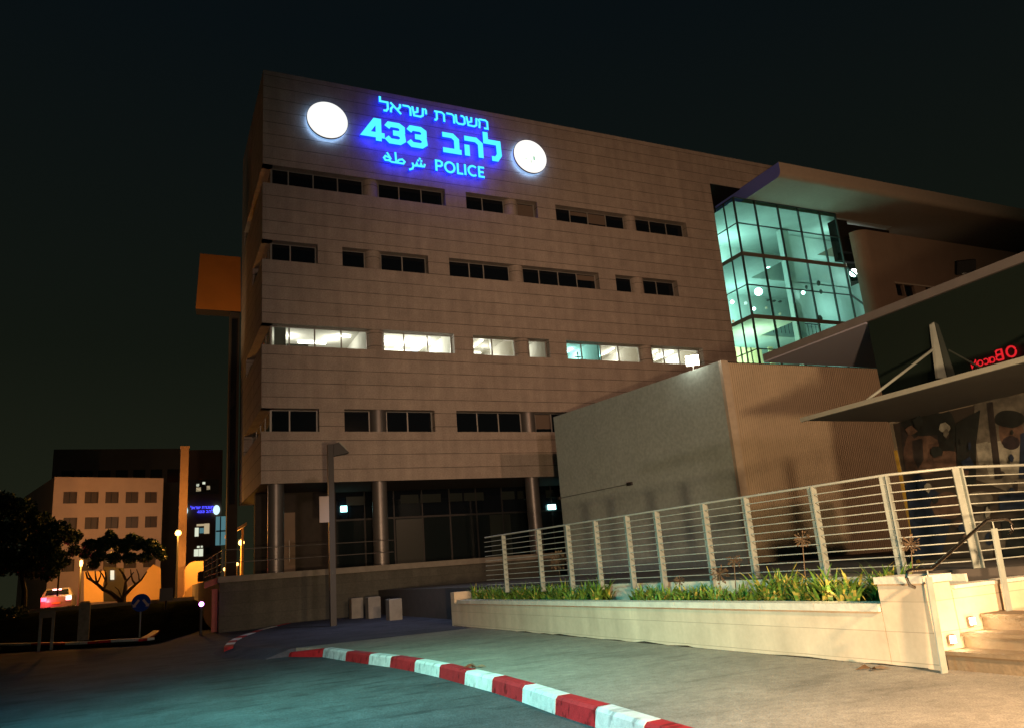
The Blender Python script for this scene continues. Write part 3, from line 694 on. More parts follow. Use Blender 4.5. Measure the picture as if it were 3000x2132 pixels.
# glyphs: (advance width, [strokes]) ; a stroke is (points, closed)
G = {
 'mem': (.92, [([(.06, 0), (.12, .6), (.02, .93)], 0), ([(.10, .9), (.62, .9), (.78, .76), (.78, .07), (.46, .07)], 0)]),
 'shin': (1.0, [([(.0, .97), (.12, .1), (.62, .08), (.82, .24), (.86, .97)], 0), ([(.42, .97), (.40, .52), (.12, .38)], 0)]),
 'tet': (.92, [([(.02, .97), (.05, .22), (.2, .07), (.58, .07), (.74, .22), (.74, .74), (.6, .9), (.42, .9)], 0)]),
 'resh': (.78, [([(0, .9), (.46, .9), (.62, .74), (.62, 0)], 0)]),
 'tav': (1.0, [([(0, .9), (.62, .9), (.80, .74), (.80, 0)], 0), ([(.20, .86), (.20, .2), (.10, .06), (-.02, .06)], 0)]),
 'yod': (.36, [([(.0, .97), (.1, .8), (.1, .42)], 0)]),
 'alef': (.96, [([(0, .97), (.82, 0)], 0), ([(.78, .97), (.76, .66), (.56, .40)], 0), ([(.02, 0), (.04, .36), (.22, .64)], 0)]),
 'lamed': (.80, [([(0, 1.38), (0, .9), (.58, .9), (.60, .30), (.46, .07), (.24, .07)], 0)]),
 'bet': (.98, [([(0, .88), (.44, .88), (.62, .70), (.62, .14)], 0), ([(0, .11), (.82, .11)], 0)]),
 'he': (.98, [([(0, .88), (.52, .88), (.72, .70), (.72, 0)], 0), ([(.10, 0), (.10, .56)], 0)]),
 '4': (.92, [([(.86, .28), (.10, .28), (.50, .95), (.62, .95), (.62, 0)], 0)]),
 '3': (.90, [([(.04, .74), (.14, .90), (.52, .90), (.66, .80), (.66, .60), (.54, .51), (.28, .51)], 0), ([(.50, .51), (.66, .42), (.68, .22), (.54, .10), (.16, .10), (.02, .26)], 0)]),
 'P': (.78, [([(.07, 0), (.07, .93), (.40, .93), (.56, .82), (.56, .58), (.40, .46), (.12, .46)], 0)]),
 'O': (1.06, [(oval(.44, .5, .40, .45), 1)]), 'L': (.62, [([(.07, 1), (.07, .07), (.52, .07)], 0)]), 'I': (.34, [([(.09, 0), (.09, 1)], 0)]),
 'C': (.90, [(oval(.44, .5, .40, .44, 14, 48, 312), 0)]), 'E': (.62, [([(.54, .93), (.07, .93), (.07, .07), (.54, .07)], 0), ([(.1, .5), (.48, .5)], 0)]),
 ' ': (.42, []),
 'B': (.86, [([(.08, .05), (.08, .94), (.46, .94), (.60, .84), (.60, .62), (.48, .52), (.1, .52)], 0), ([(.46, .52), (.66, .40), (.66, .18), (.50, .06), (.08, .06)], 0)]),
 'a': (.66, [(oval(.28, .26, .22, .24, 12), 1), ([(.52, .52), (.52, 0)], 0)]), 'c': (.58, [(oval(.28, .27, .23, .24, 10, 50, 310), 0)]), 'o': (.66, [(oval(.29, .27, .23, .25, 12), 1)]),
 'N': (.76, [([(.05, 0), (.05, .62), (.50, .0), (.50, .62)], 0)]),
 # the arabic word, drawn as it stands
 'sharta': (4.6, [([(.55, .50), (.18, .62), (.02, .40), (.16, .18), (.52, .20), (.70, .42), (.34, 1.02)], 0),
                  ([(.52, .20), (.80, .08), (2.02, .08), (2.16, .30), (1.92, .52), (1.60, .42), (1.30, .12)], 0), ([(1.28, .12), (1.22, 1.18)], 0),
                  ([(2.60, -.46), (2.96, -.30), (3.08, .0), (2.98, .34)], 0),
                  ([(3.0, .06), (3.34, .06), (3.46, .34), (3.56, .08), (3.80, .08), (3.90, .34), (4.00, .08), (4.22, .10), (4.32, .40)], 0),
                  ([(3.50, .66), (3.72, .66)], 0), ([(3.84, .66), (4.06, .66)], 0), ([(3.68, .88), (3.90, .88)], 0)]),
}
def line(glyphs, x0, x1, zb, h, th, y, dep, name, mats, parent, split=True):
    """lay glyphs from x0 to x1 on baseline zb; every stroke a hair deeper than the last"""
    tot = sum(G[g][0] for g in glyphs); tot -= .1
    if y < 50: f = y / 39.6; x0, x1, zb = x0 * f, x1 * f, E + (zb - E) * f
    sx = (x1 - x0) / tot
    b = MB(); x = 0; k = 0
    for g in glyphs:
        for pts, cl in G[g][1]:
            pp = [((x + p[0]) * sx / h, p[1]) for p in pts]
            stroke(b, pp, th, (x0, zb), h, y + .0023 * (k % 5), dep - .0023 * (k % 5), bool(cl)); k += 1
        x += G[g][0]
        if split and b.v: b.build('letter', mats, parent); b = MB()
    if b.v: b.build(name, mats, parent)
SG = thing('wall_sign', 'glowing blue three line lettering with the number 433 on the facade between two white discs', 'sign', (15, 39.6, E + 25.6))
lm = [M['cyan'], M['blue'], M['deepblue']]
line(['lamed', 'alef', 'resh', 'shin', 'yod', ' ', 'tav', 'resh', 'tet', 'shin', 'mem'], 11.62, 18.62, E + 26.94, .70, .195, 39.36, .16, 'hebrew_lettering', lm, SG)
line(['4', '3', '3'], 10.52, 14.50, E + 24.86, 1.38, .255, 39.34, .18, 'number_lettering', lm, SG)
line(['bet', 'he', 'lamed'], 15.48, 19.42, E + 24.84, 1.36, .25, 39.34, .18, 'hebrew_lettering', lm, SG)
line(['sharta'], 11.72, 14.36, E + 23.56, .62, .20, 39.38, .15, 'arabic_word', lm, SG, False)
line(['P', 'O', 'L', 'I', 'C', 'E'], 14.92, 18.12, E + 23.47, .74, .19, 39.36, .16, 'latin_lettering', lm, SG)
for cx, cz, lab in ((8.45, 25.63, 'large white glowing round lightbox left of the blue lettering'), (21.42, 25.46, 'white glowing round lightbox right of the blue lettering with small green marks')):
    D = thing('round_lightbox', lab, 'sign', (cx, 39.6, E + cz), 'round lightboxes beside the lettering')
    b = MB(); ring = [(cx + 1.16 * math.cos(t), 39.50, E + cz + 1.16 * math.sin(t)) for t in [2 * math.pi * k / 64 for k in range(64)]]
    b.prism(ring, (0, .34, 0), 0, 1, 2); b.build('lightbox', [M['disc'], M['discside'], M['discback']], D)
    b = MB(); ring2 = [(cx + (1.17 if k % 2 == 0 else 1.21) * 1, 0, 0) for k in range(2)]
    for k in range(64):
        t0, t1 = 2 * math.pi * k / 64, 2 * math.pi * (k + 1) / 64
        f = lambda t, r, y: (cx + r * math.cos(t), y, E + cz + r * math.sin(t))
        b.quad(f(t0, 1.165, 39.49), f(t1, 1.165, 39.49), f(t1, 1.19, 39.49), f(t0, 1.19, 39.49)); b.quad(f(t0, 1.19, 39.49), f(t1, 1.19, 39.49), f(t1, 1.19, 39.6), f(t0, 1.19, 39.6))
    b.build('rim', M['alu'], D)
    if cx > 20:
        b = MB(); g = mat('green mark', (.05, .4, .25), .5, emit=(.15, .7, .42), estr=.6)
        for dx, dz, a_, c_ in ((.28, -.10, .07, .13), (-.30, -.20, .08, .02), (.03, -.36, .03, .09)): b.box(cx + dx - a_, cx + dx + a_ * .3, 39.488, 39.496, E + cz + dz - c_, E + cz + dz + c_)
        b.build('green_mark', g, D)

# ------------------------------------------------------------------ retaining wall in front of the terrace
RT = thing('retaining_wall', 'long dark stone retaining wall with pale ledge under the colonnade', 'wall', (10, 36.5, 0))
b = MB(); b.box(2.85, 34, 36.55, 36.94, -.05, E + .36); b.build('wall', M['retain'], RT)
b = MB(); b.box(2.78, 34, 36.42, 36.96, E + .363, E + .62); b.build('ledge', M['ledge'], RT)
b = MB(); b.box(2.85, 3.2, 36.96, 52, -.05, E + .55); b.build('return_wall', M['retain'], RT)
TR = thing('terrace_railing', 'dark thin metal railing on the left end of the terrace', 'railing', (3.0, 40, E + .6))
for k in range(5):
    b = MB(); yy = 37.0 + k * 3; b.box(2.95, 3.02, yy - .035, yy + .035, E + .55, E + 1.75); b.build('post', M['darkmetal'], TR)
for z in (.85, 1.15, 1.45, 1.75):
    b = MB(); b.box(2.97, 3.0, 37, 49, E + z - .02, E + z + .02); b.build('rail', M['darkmetal'], TR)
for z in (1.2, 1.75):
    b = MB(); b.box(3.0, 10.7, 36.97, 37.0, E + z - .018, E + z + .018); b.build('rail', M['darkmetal'], TR)

# ------------------------------------------------------------------ pavilion (grey box with corrugated front)
PV = thing('pavilion', 'windowless grey box building with a corrugated front and pale corner strip', 'building', (20, 26, .5))
A0, A1, A2 = Vector((18.38, 34, 0)), Vector((20.08, 23.1, 0)), Vector((31.5, 22.85, 0))
zp, ztp = .9, E + 7.21
b = MB()
b.quad(A0 + Vector((0, 0, zp)), A1 + Vector((0, 0, zp)), A1 + Vector((0, 0, ztp)), A0 + Vector((0, 0, ztp)))
b.quad(A0 + Vector((0, 0, zp)), A0 + Vector((0, 0, ztp)), A0 + Vector((13, .3, ztp)), A0 + Vector((13, .3, zp)))
b.build('grey_wall', M['greywall'], PV)
b = MB(); n_ = 104; d = (A2 - A1) / n_; nv = Vector((d.y, -d.x, 0)).normalized()
pts = []
for k in range(n_):
    q = A1 + d * k + Vector((.32, 0, 0)) * (1 - k / n_)
    pts += [q, q + d * .35, q + d * .5 - nv * .045, q + d * .85 - nv * .045]
for k in range(len(pts) - 1): b.quad(pts[k] + Vector((0, 0, zp)), pts[k + 1] + Vector((0, 0, zp)), pts[k + 1] + Vector((0, 0, ztp - .05)), pts[k] + Vector((0, 0, ztp - .05)))
b.build('corrugated_wall', M['corr'], PV)
b = MB(); b.obox(A1 + Vector((.16, .0, (zp + ztp) / 2)), (.17, 0, 0), (0, .10, 0), (0, 0, (ztp - zp) / 2)); b.build('corner_strip', M['trim'], PV)
b = MB(); b.poly([A0 + Vector((.02, 0, ztp - .02)), A1 + Vector((.02, .02, ztp - .02)), A2 + Vector((0, .02, ztp - .02)), A2 + Vector((0, 11, ztp - .02))]); b.build('roof', M['soffit'], PV)
b = MB(); b.hexa([A0 + Vector((-.15, -.1, .4)), A1 + Vector((-.15, -.12, .4)), A1 + Vector((.3, .3, .4)), A0 + Vector((.3, 0, .4)), A0 + Vector((-.15, -.1, .9)), A1 + Vector((-.15, -.12, .9)), A1 + Vector((.3, .3, .9)), A0 + Vector((.3, 0, .9))])
b.hexa([A1 + Vector((.31, -.12, .4)), A2 + Vector((0, -.12, .4)), A2 + Vector((0, .3, .4)), A1 + Vector((.31, .3, .4)), A1 + Vector((.31, -.12, .9)), A2 + Vector((0, -.12, .9)), A2 + Vector((0, .3, .9)), A1 + Vector((.31, .3, .9))])
b.build('plinth', M['soffit'], PV)
dn = (A1 - A0).normalized(); nn = Vector((-dn.y, dn.x, 0)) * -1
def onwall(px, py):     # point on the grey wall
    d = ray(px, py); nrm = Vector((dn.y, -dn.x, 0)); t = (A0 - Vector((0, 0, 0))).dot(nrm) / d.dot(nrm); return EYE + d * t
c1, c2 = onwall(1642, 1458), onwall(1848, 1416)
ou = Vector((-.03, 0, 0))
b = MB(); b.tube([c1 + ou, c2 + ou], .014, 6); b.obox(c2 + ou * 2, dn * .14, (.05, 0, 0), (0, 0, .07)); b.obox(c1 + ou * 2, dn * .08, (.05, 0, 0), (0, 0, .06)); b.build('cable', M['darkmetal'], PV)

RF = thing('roof_floodlight', 'brilliant white floodlight glaring from the roof edge of the grey pavilion', 'floodlight', (20.2, 26.2, E + 7.2))
c = onY(2028, 1056, 24.6); f = (EYE - c).normalized(); u = f.cross(Vector((0, 0, 1))).normalized(); v = u.cross(f)
b = MB(); b.obox(c - f * .08, u * .24, v * .20, f * .07); b.build('housing', M['darkmetal'], RF)
b = MB(); b.obox(c, u * .26, v * .20, f * .006); b.build('lens', M['warmlamp'], RF)
b = MB(); b.tube([c - f * .1, (c.x, c.y, ztp - .03)], .03, 6); b.build('bracket', M['darkmetal'], RF)
lamp('roof_floodlight_lamp', 'POINT', c + f * .3 + Vector((0, 0, .15)), 140, (1, .90, .70), size=.2)

# ------------------------------------------------------------------ raised platform behind the fence, planter, steps
ZP = E - .50
b = MB()
pl = [(9.75, 23.4), (9.75, 9.0), (10.75, 7.0), (11.6, 6.82), (30, 6.82), (30, 34), (17, 36.5), (9.75, 36.5)]
b.prism([(x, y, ZP) for x, y in pl], (0, 0, -1.3)); tag(b.build('platform', M['soffit']), kind='structure')
random.seed(12)
PL = thing('planter', 'long pale stone planter wall with capstone and raised end pier beside the pavement', 'planter', (8.56, 15, .12))
zc = E - .90
b = MB(); b.box(8.57, 8.86, 7.53, 23.5, .10, zc); b.box(8.57, 9.02, 6.83, 7.52, .10, E - .56); b.box(8.58, 9.9, 23.3, 23.6, .10, E - .57); b.box(8.86, 9.74, 6.84, 7.1, .1, E - .66)
b.build('wall', M['planter'], PL)
b = MB()
y = 7.54
while y < 22.9:
    l = min(1.1, 23.28 - y); b.box(8.53, 8.90, y, y + l - .008, zc + .003, zc + .10); y += l
b.box(8.53, 9.05, 6.80, 7.53, E - .557, E - .47); b.build('capstone', M['cap'], PL)
b = MB(); b.quad((8.87, 7.1, zc - .03), (9.75, 7.1, zc - .03), (9.75, 23.3, zc - .03), (8.87, 23.3, zc - .03)); b.build('soil', M['soil'], PL)
b = MB(); b.box(9.7, 9.745, 7.1, 23.3, .3, ZP - .02); b.build('back_wall', M['cap'], PL)
b = MB(); y = 7.0; pz = .13
while y < 23.3:
    nz_ = .124 + random.random() ** 2 * .035; y2 = y + random.uniform(.15, .6)
    b.poly([(8.562, y, .119), (8.562, y2, .119), (8.562, y2, nz_), (8.562, y, pz)]); pz = nz_; y = y2
b.build('base_joint', M['soil'], PL)
# strap leaved plants, three beds of them
def strap(b, x, y, z, h, lean, az, wd, yel=.85):
    n = 6; pts = []
    for k in range(n + 1):
        t = k / n; r = lean * t * t * h; zz = h * (t - .35 * lean * t * t * t)
        pts.append((Vector((x + math.cos(az) * r, y + math.sin(az) * r, z + zz)), wd * (1 - t ** 2.2) + .003))
    s_ = Vector((-math.sin(az), math.cos(az), 0))
    for k in range(n): b.quad(pts[k][0] - s_ * pts[k][1], pts[k][0] + s_ * pts[k][1], pts[k + 1][0] + s_ * pts[k + 1][1], pts[k + 1][0] - s_ * pts[k + 1][1], 0 if random.random() < yel else 1)
random.seed(21)
def bed(y0, y1, n, hmin, hmax, lab, xmax=9.55, yell=.9):
    b = MB()
    for c in range(n):
        x = random.uniform(8.98, xmax); y = y0 + (y1 - y0) * (c + random.random()) / n
        hh = random.uniform(hmin, hmax)
        for k in range(random.randint(18, 26)):
            strap(b, x + random.uniform(-.08, .08), y + random.uniform(-.12, .12), zc - .04, hh * random.uniform(.55, 1.05), random.uniform(.2, 1.1), random.uniform(0, 6.28), random.uniform(.018, .036), yell)
    o = b.build('strap_leaf_plants', [M['leaf'], M['leafy']]); tag(o, lab, 'plants', 'planting in the pale stone planter')
bed(15.4, 22.8, 52, .46, .70, 'dense green strap leaved planting at the far left end of the planter')
bed(10.4, 14.2, 40, .30, .50, 'lower patchy strap leaved planting in the middle of the planter', yell=.80)
bed(7.75, 10.4, 30, .38, .78, 'tall yellow lit strap leaved clump at the near right end of the planter', yell=.68)
def seedhead(px, py, x, r, lab, z0=None, ht=None):
    p = onX(px, py, x); T = thing('flower_stalk', lab, 'plant', (p.x, p.y, zc - .04), 'flower stalks in the planter')
    b = MB(); base = Vector((p.x + random.uniform(-.03, .03), p.y + random.uniform(.02, .14), zc - .04))
    b.tube([base, (base + p) / 2 + Vector((.02, .02, 0)), p], [.010, .008, .006], 5); b.build('stem', M['dry'], T)
    b = MB()
    for k in range(60):
        d = Vector((random.gauss(0, 1), random.gauss(0, 1), random.gauss(0, .7))).normalized()
        e_ = p + d * r * random.uniform(.75, 1.05)
        b.tube([p, e_], .0025, 3, cap=False); s_ = d.cross(Vector((.3, .5, .8))).normalized() * r * .12; t_ = d * r * .22
        b.quad(e_ - s_, e_ - t_ * .3, e_ + s_, e_ + t_)
    b.build('seed_head', M['dry'], T)
seedhead(1636, 1640, 9.35, .22, 'thin green flower stalk at the far left of the planter before the fence')
seedhead(2108, 1680, 9.10, .16, 'brown dry seed head low in the middle of the planter')
seedhead(2150, 1640, 9.3, .12, 'small faint seed head rising behind the brown one in mid planter')
seedhead(2350, 1578, 9.3, .12, 'dry seed head standing against the corrugated wall, second from the right')
seedhead(2668, 1592, 9.15, .115, 'round dry seed head on a stalk beside the pale end pier of the planter')
seedhead(1990, 1700, 9.2, .10, 'small dry seed head left of the brown mid planter one')
# uplights in the planter
for px, py, x, pw in ((1432, 1735, 9.3, 9), (2430, 1725, 8.98, 14)):
    p = onX(px, py, x); p.z = zc + .30
    lamp('planter_lamp', 'POINT', p, pw * .22, (1, .74, .28), size=.05)
# fence
FN = thing('fence', 'pale grey metal fence with horizontal rails on the raised platform', 'fence', (9.6, 12, ZP))
s_ = 1.3129; ZF = E + .92
tops = [(1125, 1192), (1182, 1181), (1245, 1171), (1312, 1161), (1383, 1150), (1463, 1139), (1556, 1123), (1662, 1108), (1803, 1085), (1975, 1059), (2140, 1042)]
FP = [onZ(a * s_, c * s_, ZF) for a, c in tops]
ln0, ln1 = Vector((8.95, 20.2)), Vector((10.05, 8.1))
path = []
for p in FP[:10]:
    t = (p.y - 20.2) / (8.1 - 20.2); path.append(Vector((8.95 + 1.1 * t, p.y, 0)))
path = [Vector((8.86, 21.2, 0))] + path + [Vector((FP[10].x, FP[10].y, 0))]
path += [path[-1] + Vector((2.0, -.12, 0)) * k for k in (1, 2)]
for k, p in enumerate(path):
    if k == 0: continue
    u = (path[min(k + 1, len(path) - 1)] - path[k - 1]).normalized(); v = Vector((-u.y, u.x, 0))
    b = MB(); z0_, z1_ = ZP - .12, ZF - .01
    sg = -1
    b.obox(p + v * .0 + Vector((0, 0, (z0_ + z1_) / 2)), u * .012, v * .06, (0, 0, (z1_ - z0_) / 2)); b.obox(p + u * .06 * sg + Vector((0, 0, (z0_ + z1_) / 2)), u * .06, v * .008, (0, 0, (z1_ - z0_) / 2))
    b.build('post', M['metal'], FN)
nr = 10
for i in range(nr + 1):
    z = ZP + .10 + (ZF - ZP - .10) * i / nr; b = MB(); r = .021 if i == nr else .0090
    o = Vector((-.03, 0, z)) if i < nr else Vector((0, 0, z))
    b.tube([p + o for p in path], r, 8); smooth_by_angle(b.build('rail', M['railmetal'], FN), 60)
# steps
ST = thing('stone_steps', 'three wide stone steps rising right from the pavement beside the planter pier', 'steps', (9.2, 5, .12))
for xs_, z0_, z1_ in ((8.62, .10, E - 1.34), (8.99, .10, E - 1.17), (9.40, .10, E - .985)):
    b = MB(); x1_ = 14
    b.hexa([(xs_ + .03, 1.5, z0_), (x1_, 1.5, z0_), (x1_, 6.79, z0_), (xs_ + .03, 6.79, z0_), (xs_ + .03, 1.5, z1_ - .04), (x1_, 1.5, z1_ - .04), (x1_, 6.79, z1_ - .04), (xs_ + .03, 6.79, z1_ - .04)])
    b.box(xs_, xs_ + .45, 1.5, 6.792, z1_ - .04, z1_); b.build('step', M['step'], ST)
SW = thing('stair_wall', 'low stone wall behind the steps, glowing orange from the step lights', 'wall', (9.8, 6.9, .12))
b = MB(); b.box(9.03, 14, 6.82, 7.05, .11, E - .665); b.build('wall', M['planter'], SW)
b = MB(); b.box(9.06, 14, 6.80, 7.06, E - .662, E - .62); b.build('coping', M['cap'], SW)
for x, z, lab in ((8.80, -1.225, 'square glowing step light above the lowest step'), (9.215, -1.055, 'square glowing step light above the second step')):
    T = thing('step_light', lab, 'light', (x, 6.79, E + z), 'step lights on the stair wall')
    b = MB(); b.box(x - .055, x + .055, 6.772, 6.80, E + z - .055, E + z + .055); b.build('frame', M['steel'], T)
    b = MB(); b.box(x - .042, x + .042, 6.764, 6.7715, E + z - .042, E + z + .042); b.build('diffuser', M['warmlamp'], T)
    lamp('step_lamp', 'POINT', (x, 6.66, E + z), 5.5, (1, .66, .30), size=.03)
HR = thing('handrail', 'polished steel handrail with hooked ends on two flat posts beside the steps', 'handrail', (8.45, 6.7, .12))
for xa, xb, z0_, z1_ in ((8.47, 8.41, .12, E - .48), (9.86, 9.79, E - 1.0, E + .02)):
    b = MB(); b.hexa([(xb - .05, 6.66, z0_), (xb + .05, 6.66, z0_), (xb + .05, 6.68, z0_), (xb - .05, 6.68, z0_), (xa - .05, 6.66, z1_), (xa + .05, 6.66, z1_), (xa + .05, 6.68, z1_), (xa - .05, 6.68, z1_)])
    b.tube([(xa, 6.67, z1_), (xa, 6.67, z1_ + .085)], .009, 6); b.build('post', M['metal'], HR)
b = MB()
hk = [(8.20, 6.67, E - .58), (8.13, 6.67, E - .55), (8.10, 6.67, E - .46), (8.13, 6.67, E - .395), (8.20, 6.67, E - .38), (8.55, 6.67, E - .39), (9.74, 6.67, E + .125), (9.84, 6.67, E + .13), (10.1, 6.67, E + .13), (10.2, 6.67, E + .11), (10.235, 6.67, E + .05), (10.2, 6.67, E - .03), (10.12, 6.67, E - .06)]
b.tube(hk, .021, 10); smooth_by_angle(b.build('rail', M['steel'], HR), 60)

# ------------------------------------------------------------------ shop on the right
SH = thing('shop', 'dark glass fronted shop with flat roof, thin canopy and poster windows at the right edge', 'building', (13.6, 8, ZP))
XS, YS = 13.62, 10.93
b = MB(); b.quad((XS, -4, E + 2.28), (XS, YS, E + 2.28), (XS, YS, E + 4.42), (XS, -4, E + 4.42)); b.build('upper_glazing', M['mirror'], SH)
b = MB(); b.box(XS - .05, 24, -4, 14.02, E + 4.43, E + 4.60); b.build('roof', M['shoptrim'], SH)
b = MB(); b.box(XS - .045, 23.8, 10.95, 14.015, E + 4.395, E + 4.427); b.build('roof_soffit', M['canopyside'], SH)
b = MB(); b.box(XS + .02, 24, -4, YS - .02, ZP, E + 4.40); b.build('wall', M['shopwall'], SH)
b = MB(); b.box(11.05, XS - .01, -2, 10.66, E + 2.24, E + 2.27); cn = b.build('canopy', M['canopydark'], SH)
b = MB(); b.box(10.99, 11.05, -2, 10.68, E + 2.22, E + 2.30); b.build('canopy_edge', M['canopyrail'], cn)
for yy in (9.45, 6.55):
    b = MB(); b.prism([(XS - .01, yy, E + 2.83), (XS - .01, yy, E + 3.95), (XS - .10, yy, E + 3.90), (XS - .26, yy, E + 2.83)], (0, .05, 0)); b.build('bracket_fin', M['metal'], cn)
    b = MB(); b.tube([(XS - .2, yy, E + 3.40), (11.1, yy - .2, E + 2.30)], .025, 8); b.build('tie_rod', M['metal'], cn)
b = MB(); b.box(XS - .02, XS + .01, YS - .08, YS - .02, ZP, E + 1.7); b.build('corner_strip', M['yellow'], SH)
# poster windows: flat printed figures
def poster(pts, m, lift, name='print'):
    b = MB(); b.poly([onX(px, py, XS - .004 * lift) for px, py in pts]); return b, m, name
PO = MB(); PO.quad((XS - .004, -2, ZP + .05), (XS - .004, YS - .12, ZP + .05), (XS - .004, YS - .12, E + 2.22), (XS - .004, -2, E + 2.22))
po = PO.build('poster', mat('poster ground', (.024, .020, .016), .4), SH)
cl = {k: tuple(c * .62 for c in v) for k, v in dict(hair=(.010, .012, .010), skin=(.085, .052, .036), skin2=(.06, .036, .026), navy=(.010, .018, .040), white=(.20, .20, .165), dark=(.022, .018, .016), grey=(.095, .088, .07), teal=(.02, .04, .04), beard=(.02, .014, .016)).items()}
cm = {k: mat('print ' + k, v, .5, var=.6, vscale=4.5) for k, v in cl.items()}
random.seed(4)
def blob(cx, cy, rx, ry, n=18, j=.06): return [(cx + rx * math.cos(2 * math.pi * k / n) * (1 + random.uniform(-j, j)), cy + ry * math.sin(2 * math.pi * k / n) * (1 + random.uniform(-j, j))) for k in range(n)]
shapes = [([(2636, 1235), (2790, 1215), (2800, 1380), (2650, 1390)], 'dark'), (blob(2710, 1330, 46, 62), 'skin'), (blob(2668, 1330, 20, 58), 'skin2'), (blob(2715, 1240, 76, 36), 'hair'), (blob(2775, 1280, 26, 78), 'hair'),
          ([(2672, 1290), (2702, 1284), (2706, 1345), (2690, 1372), (2676, 1340)], 'dark'), ([(2720, 1300), (2748, 1296), (2744, 1318), (2722, 1316)], 'skin2'), ([(2652, 1420), (2690, 1385), (2745, 1440), (2800, 1470), (2760, 1620), (2680, 1640)], 'navy'), (blob(2770, 1345, 50, 26), 'skin'), (blob(2822, 1340, 16, 26), 'grey'),
          (blob(2815, 1345, 11, 15), 'hair'), (blob(2775, 1480, 48, 40), 'skin'), ([(2850, 1400), (2855, 1180), (3010, 1150), (3010, 1460)], 'grey'), ([(2858, 1300), (2893, 1292), (2905, 1352), (2868, 1362)], 'white'), ([(2868, 1300), (3000, 1280), (3000, 1380), (2900, 1398)], 'white'),
          (blob(2962, 1262, 36, 52), 'skin'), (blob(2958, 1226, 46, 26), 'hair'), (blob(2962, 1296, 26, 20), 'beard'), ([(2890, 1180), (2908, 1176), (2935, 1400), (2915, 1402)], 'dark'), ([(2926, 1450), (3010, 1440), (3010, 1490), (2930, 1500)], 'navy'), ([(2990, 1270), (3015, 1260), (3015, 1400), (2985, 1400)], 'navy'),
          ([(2800, 1240), (2872, 1200), (2860, 1300), (2860, 1420), (2805, 1420)], 'hair'), ([(2850, 1510), (2900, 1500), (2910, 1640), (2860, 1650)], 'grey'), ([(2935, 1520), (3010, 1510), (3010, 1620), (2940, 1640)], 'hair'), (blob(2870, 1460, 40, 22), 'grey')]
random.seed(17)
for k in range(34):      # smaller tones of the printed photograph
    px = random.uniform(2665, 2990); py = random.uniform(1225, 1600)
    r = random.uniform(7, 20); shapes.append((blob(px, py, r * random.uniform(.5, 1), r * random.uniform(.7, 1.5), 9, .3), random.choice(['hair', 'skin2', 'grey', 'dark', 'skin', 'navy', 'white', 'hair'])))
for k, (pts, c) in enumerate(shapes):
    b, m, _ = poster(pts, cm[c], 2 + k * .6); b.build('printed_shape', m, po)
# floodlight on the roof edge
FL = thing('floodlight', 'dark square floodlight on a bracket on the edge of the shop roof', 'floodlight', (13.8, 8.6, E + 4.6))
c = onX(2828, 783, 13.75); f = Vector((-.45, -.75, -.45)).normalized(); u = f.cross(Vector((0, 0, 1))).normalized(); v = u.cross(f)
b = MB(); b.obox(c, u * .17, v * .13, f * .05); b.obox(c - f * .07, u * .11, v * .09, f * .03); b.build('housing', mat('lamp housing', (.004, .004, .004), .9, spec=0), FL)
b = MB(); b.obox(c + f * .053, u * .14, v * .10, f * .004); b.build('lens', mat('unlit lamp glass', (.004, .004, .004), .9, spec=0), FL)
b = MB(); b.tube([c + u * .12 - v * .1, (c.x + .05, c.y - .12, E + 4.6)], .022, 6); b.build('bracket', M['darkmetal'], FL)
# red neon letters across the road, seen mirrored in the dark glazing
RS = thing('neon_sign', 'red glowing shop letters across the road mirrored in the dark glazing', 'sign', (-9, 22, E + 7.4))
b = MB(); x = 0
for g, sc in (('O', .54), (' ', .3), ('B', .54), ('a', .54), ('c', .54), ('o', .54), ('N', .58)):
    for pts, clz in G[g][1]:
        P_ = [Vector((0, 21.50 + x + q[0] * sc, E + 7.68 + q[1] * sc)) for q in pts]
        if clz: P_.append(P_[0])
        b.tube([p + Vector((-9, 0, 0)) for p in P_], .045 if g in 'OB' else .03, 6)
    x += G[g][0] * sc * .9
b.build('letters', M['redsign'], RS)
b = MB(); b.box(-9.3, -9.15, 20.6, 24, E + 7.2, E + 8.3); b.build('board', M['darkmetal'], RS)
b = MB(); b.box(-9.3, -9.2, 22.1, 22.3, 0, E + 7.2); b.build('pole', M['darkmetal'], RS)

# ------------------------------------------------------------------ street furniture in the forecourt
LP = thing('street_lamp', 'dark square street lamp post with unlit angled head and a white notice', 'street lamp', (6.4, 30.5, .11))
x, y = 6.40, 30.55
b = MB(); b.box(x - .11, x + .11, y - .11, y + .11, .11, E + 5.28); b.build('pole', M['darkmetal'], LP)
b = MB(); b.hexa([(x + .113, y - .16, E + 4.80), (x + .72, y - .16, E + 4.92), (x + .72, y + .16, E + 4.92), (x + .113, y + .16, E + 4.80), (x + .113, y - .16, E + 5.28), (x + .30, y - .16, E + 5.34), (x + .30, y + .16, E + 5.34), (x + .113, y + .16, E + 5.28)])
b.build('lamp_head', M['darkmetal'], LP)
b = MB(); b.hexa([(x + .32, y - .13, E + 5.345), (x + .62, y - .13, E + 5.03), (x + .62, y + .13, E + 5.03), (x + .32, y + .13, E + 5.345), (x + .34, y - .13, E + 5.37), (x + .64, y - .13, E + 5.05), (x + .64, y + .13, E + 5.05), (x + .34, y + .13, E + 5.37)]); b.build('head_cover', M['metal'], LP)
NB = thing('notice_board', 'blank white upright notice fixed to the dark street lamp post', 'sign', (6.1, 30.5, E + 2.7))
b = MB(); b.box(x - .48, x - .115, y - .15, y - .12, E + 2.25, E + 3.24); b.build('panel', M['signwhite'], NB)
b = MB(); b.box(x - .4, x - .1, y - .118, y - .09, E + 3.05, E + 3.1); b.build('bracket', M['darkmetal'], NB)
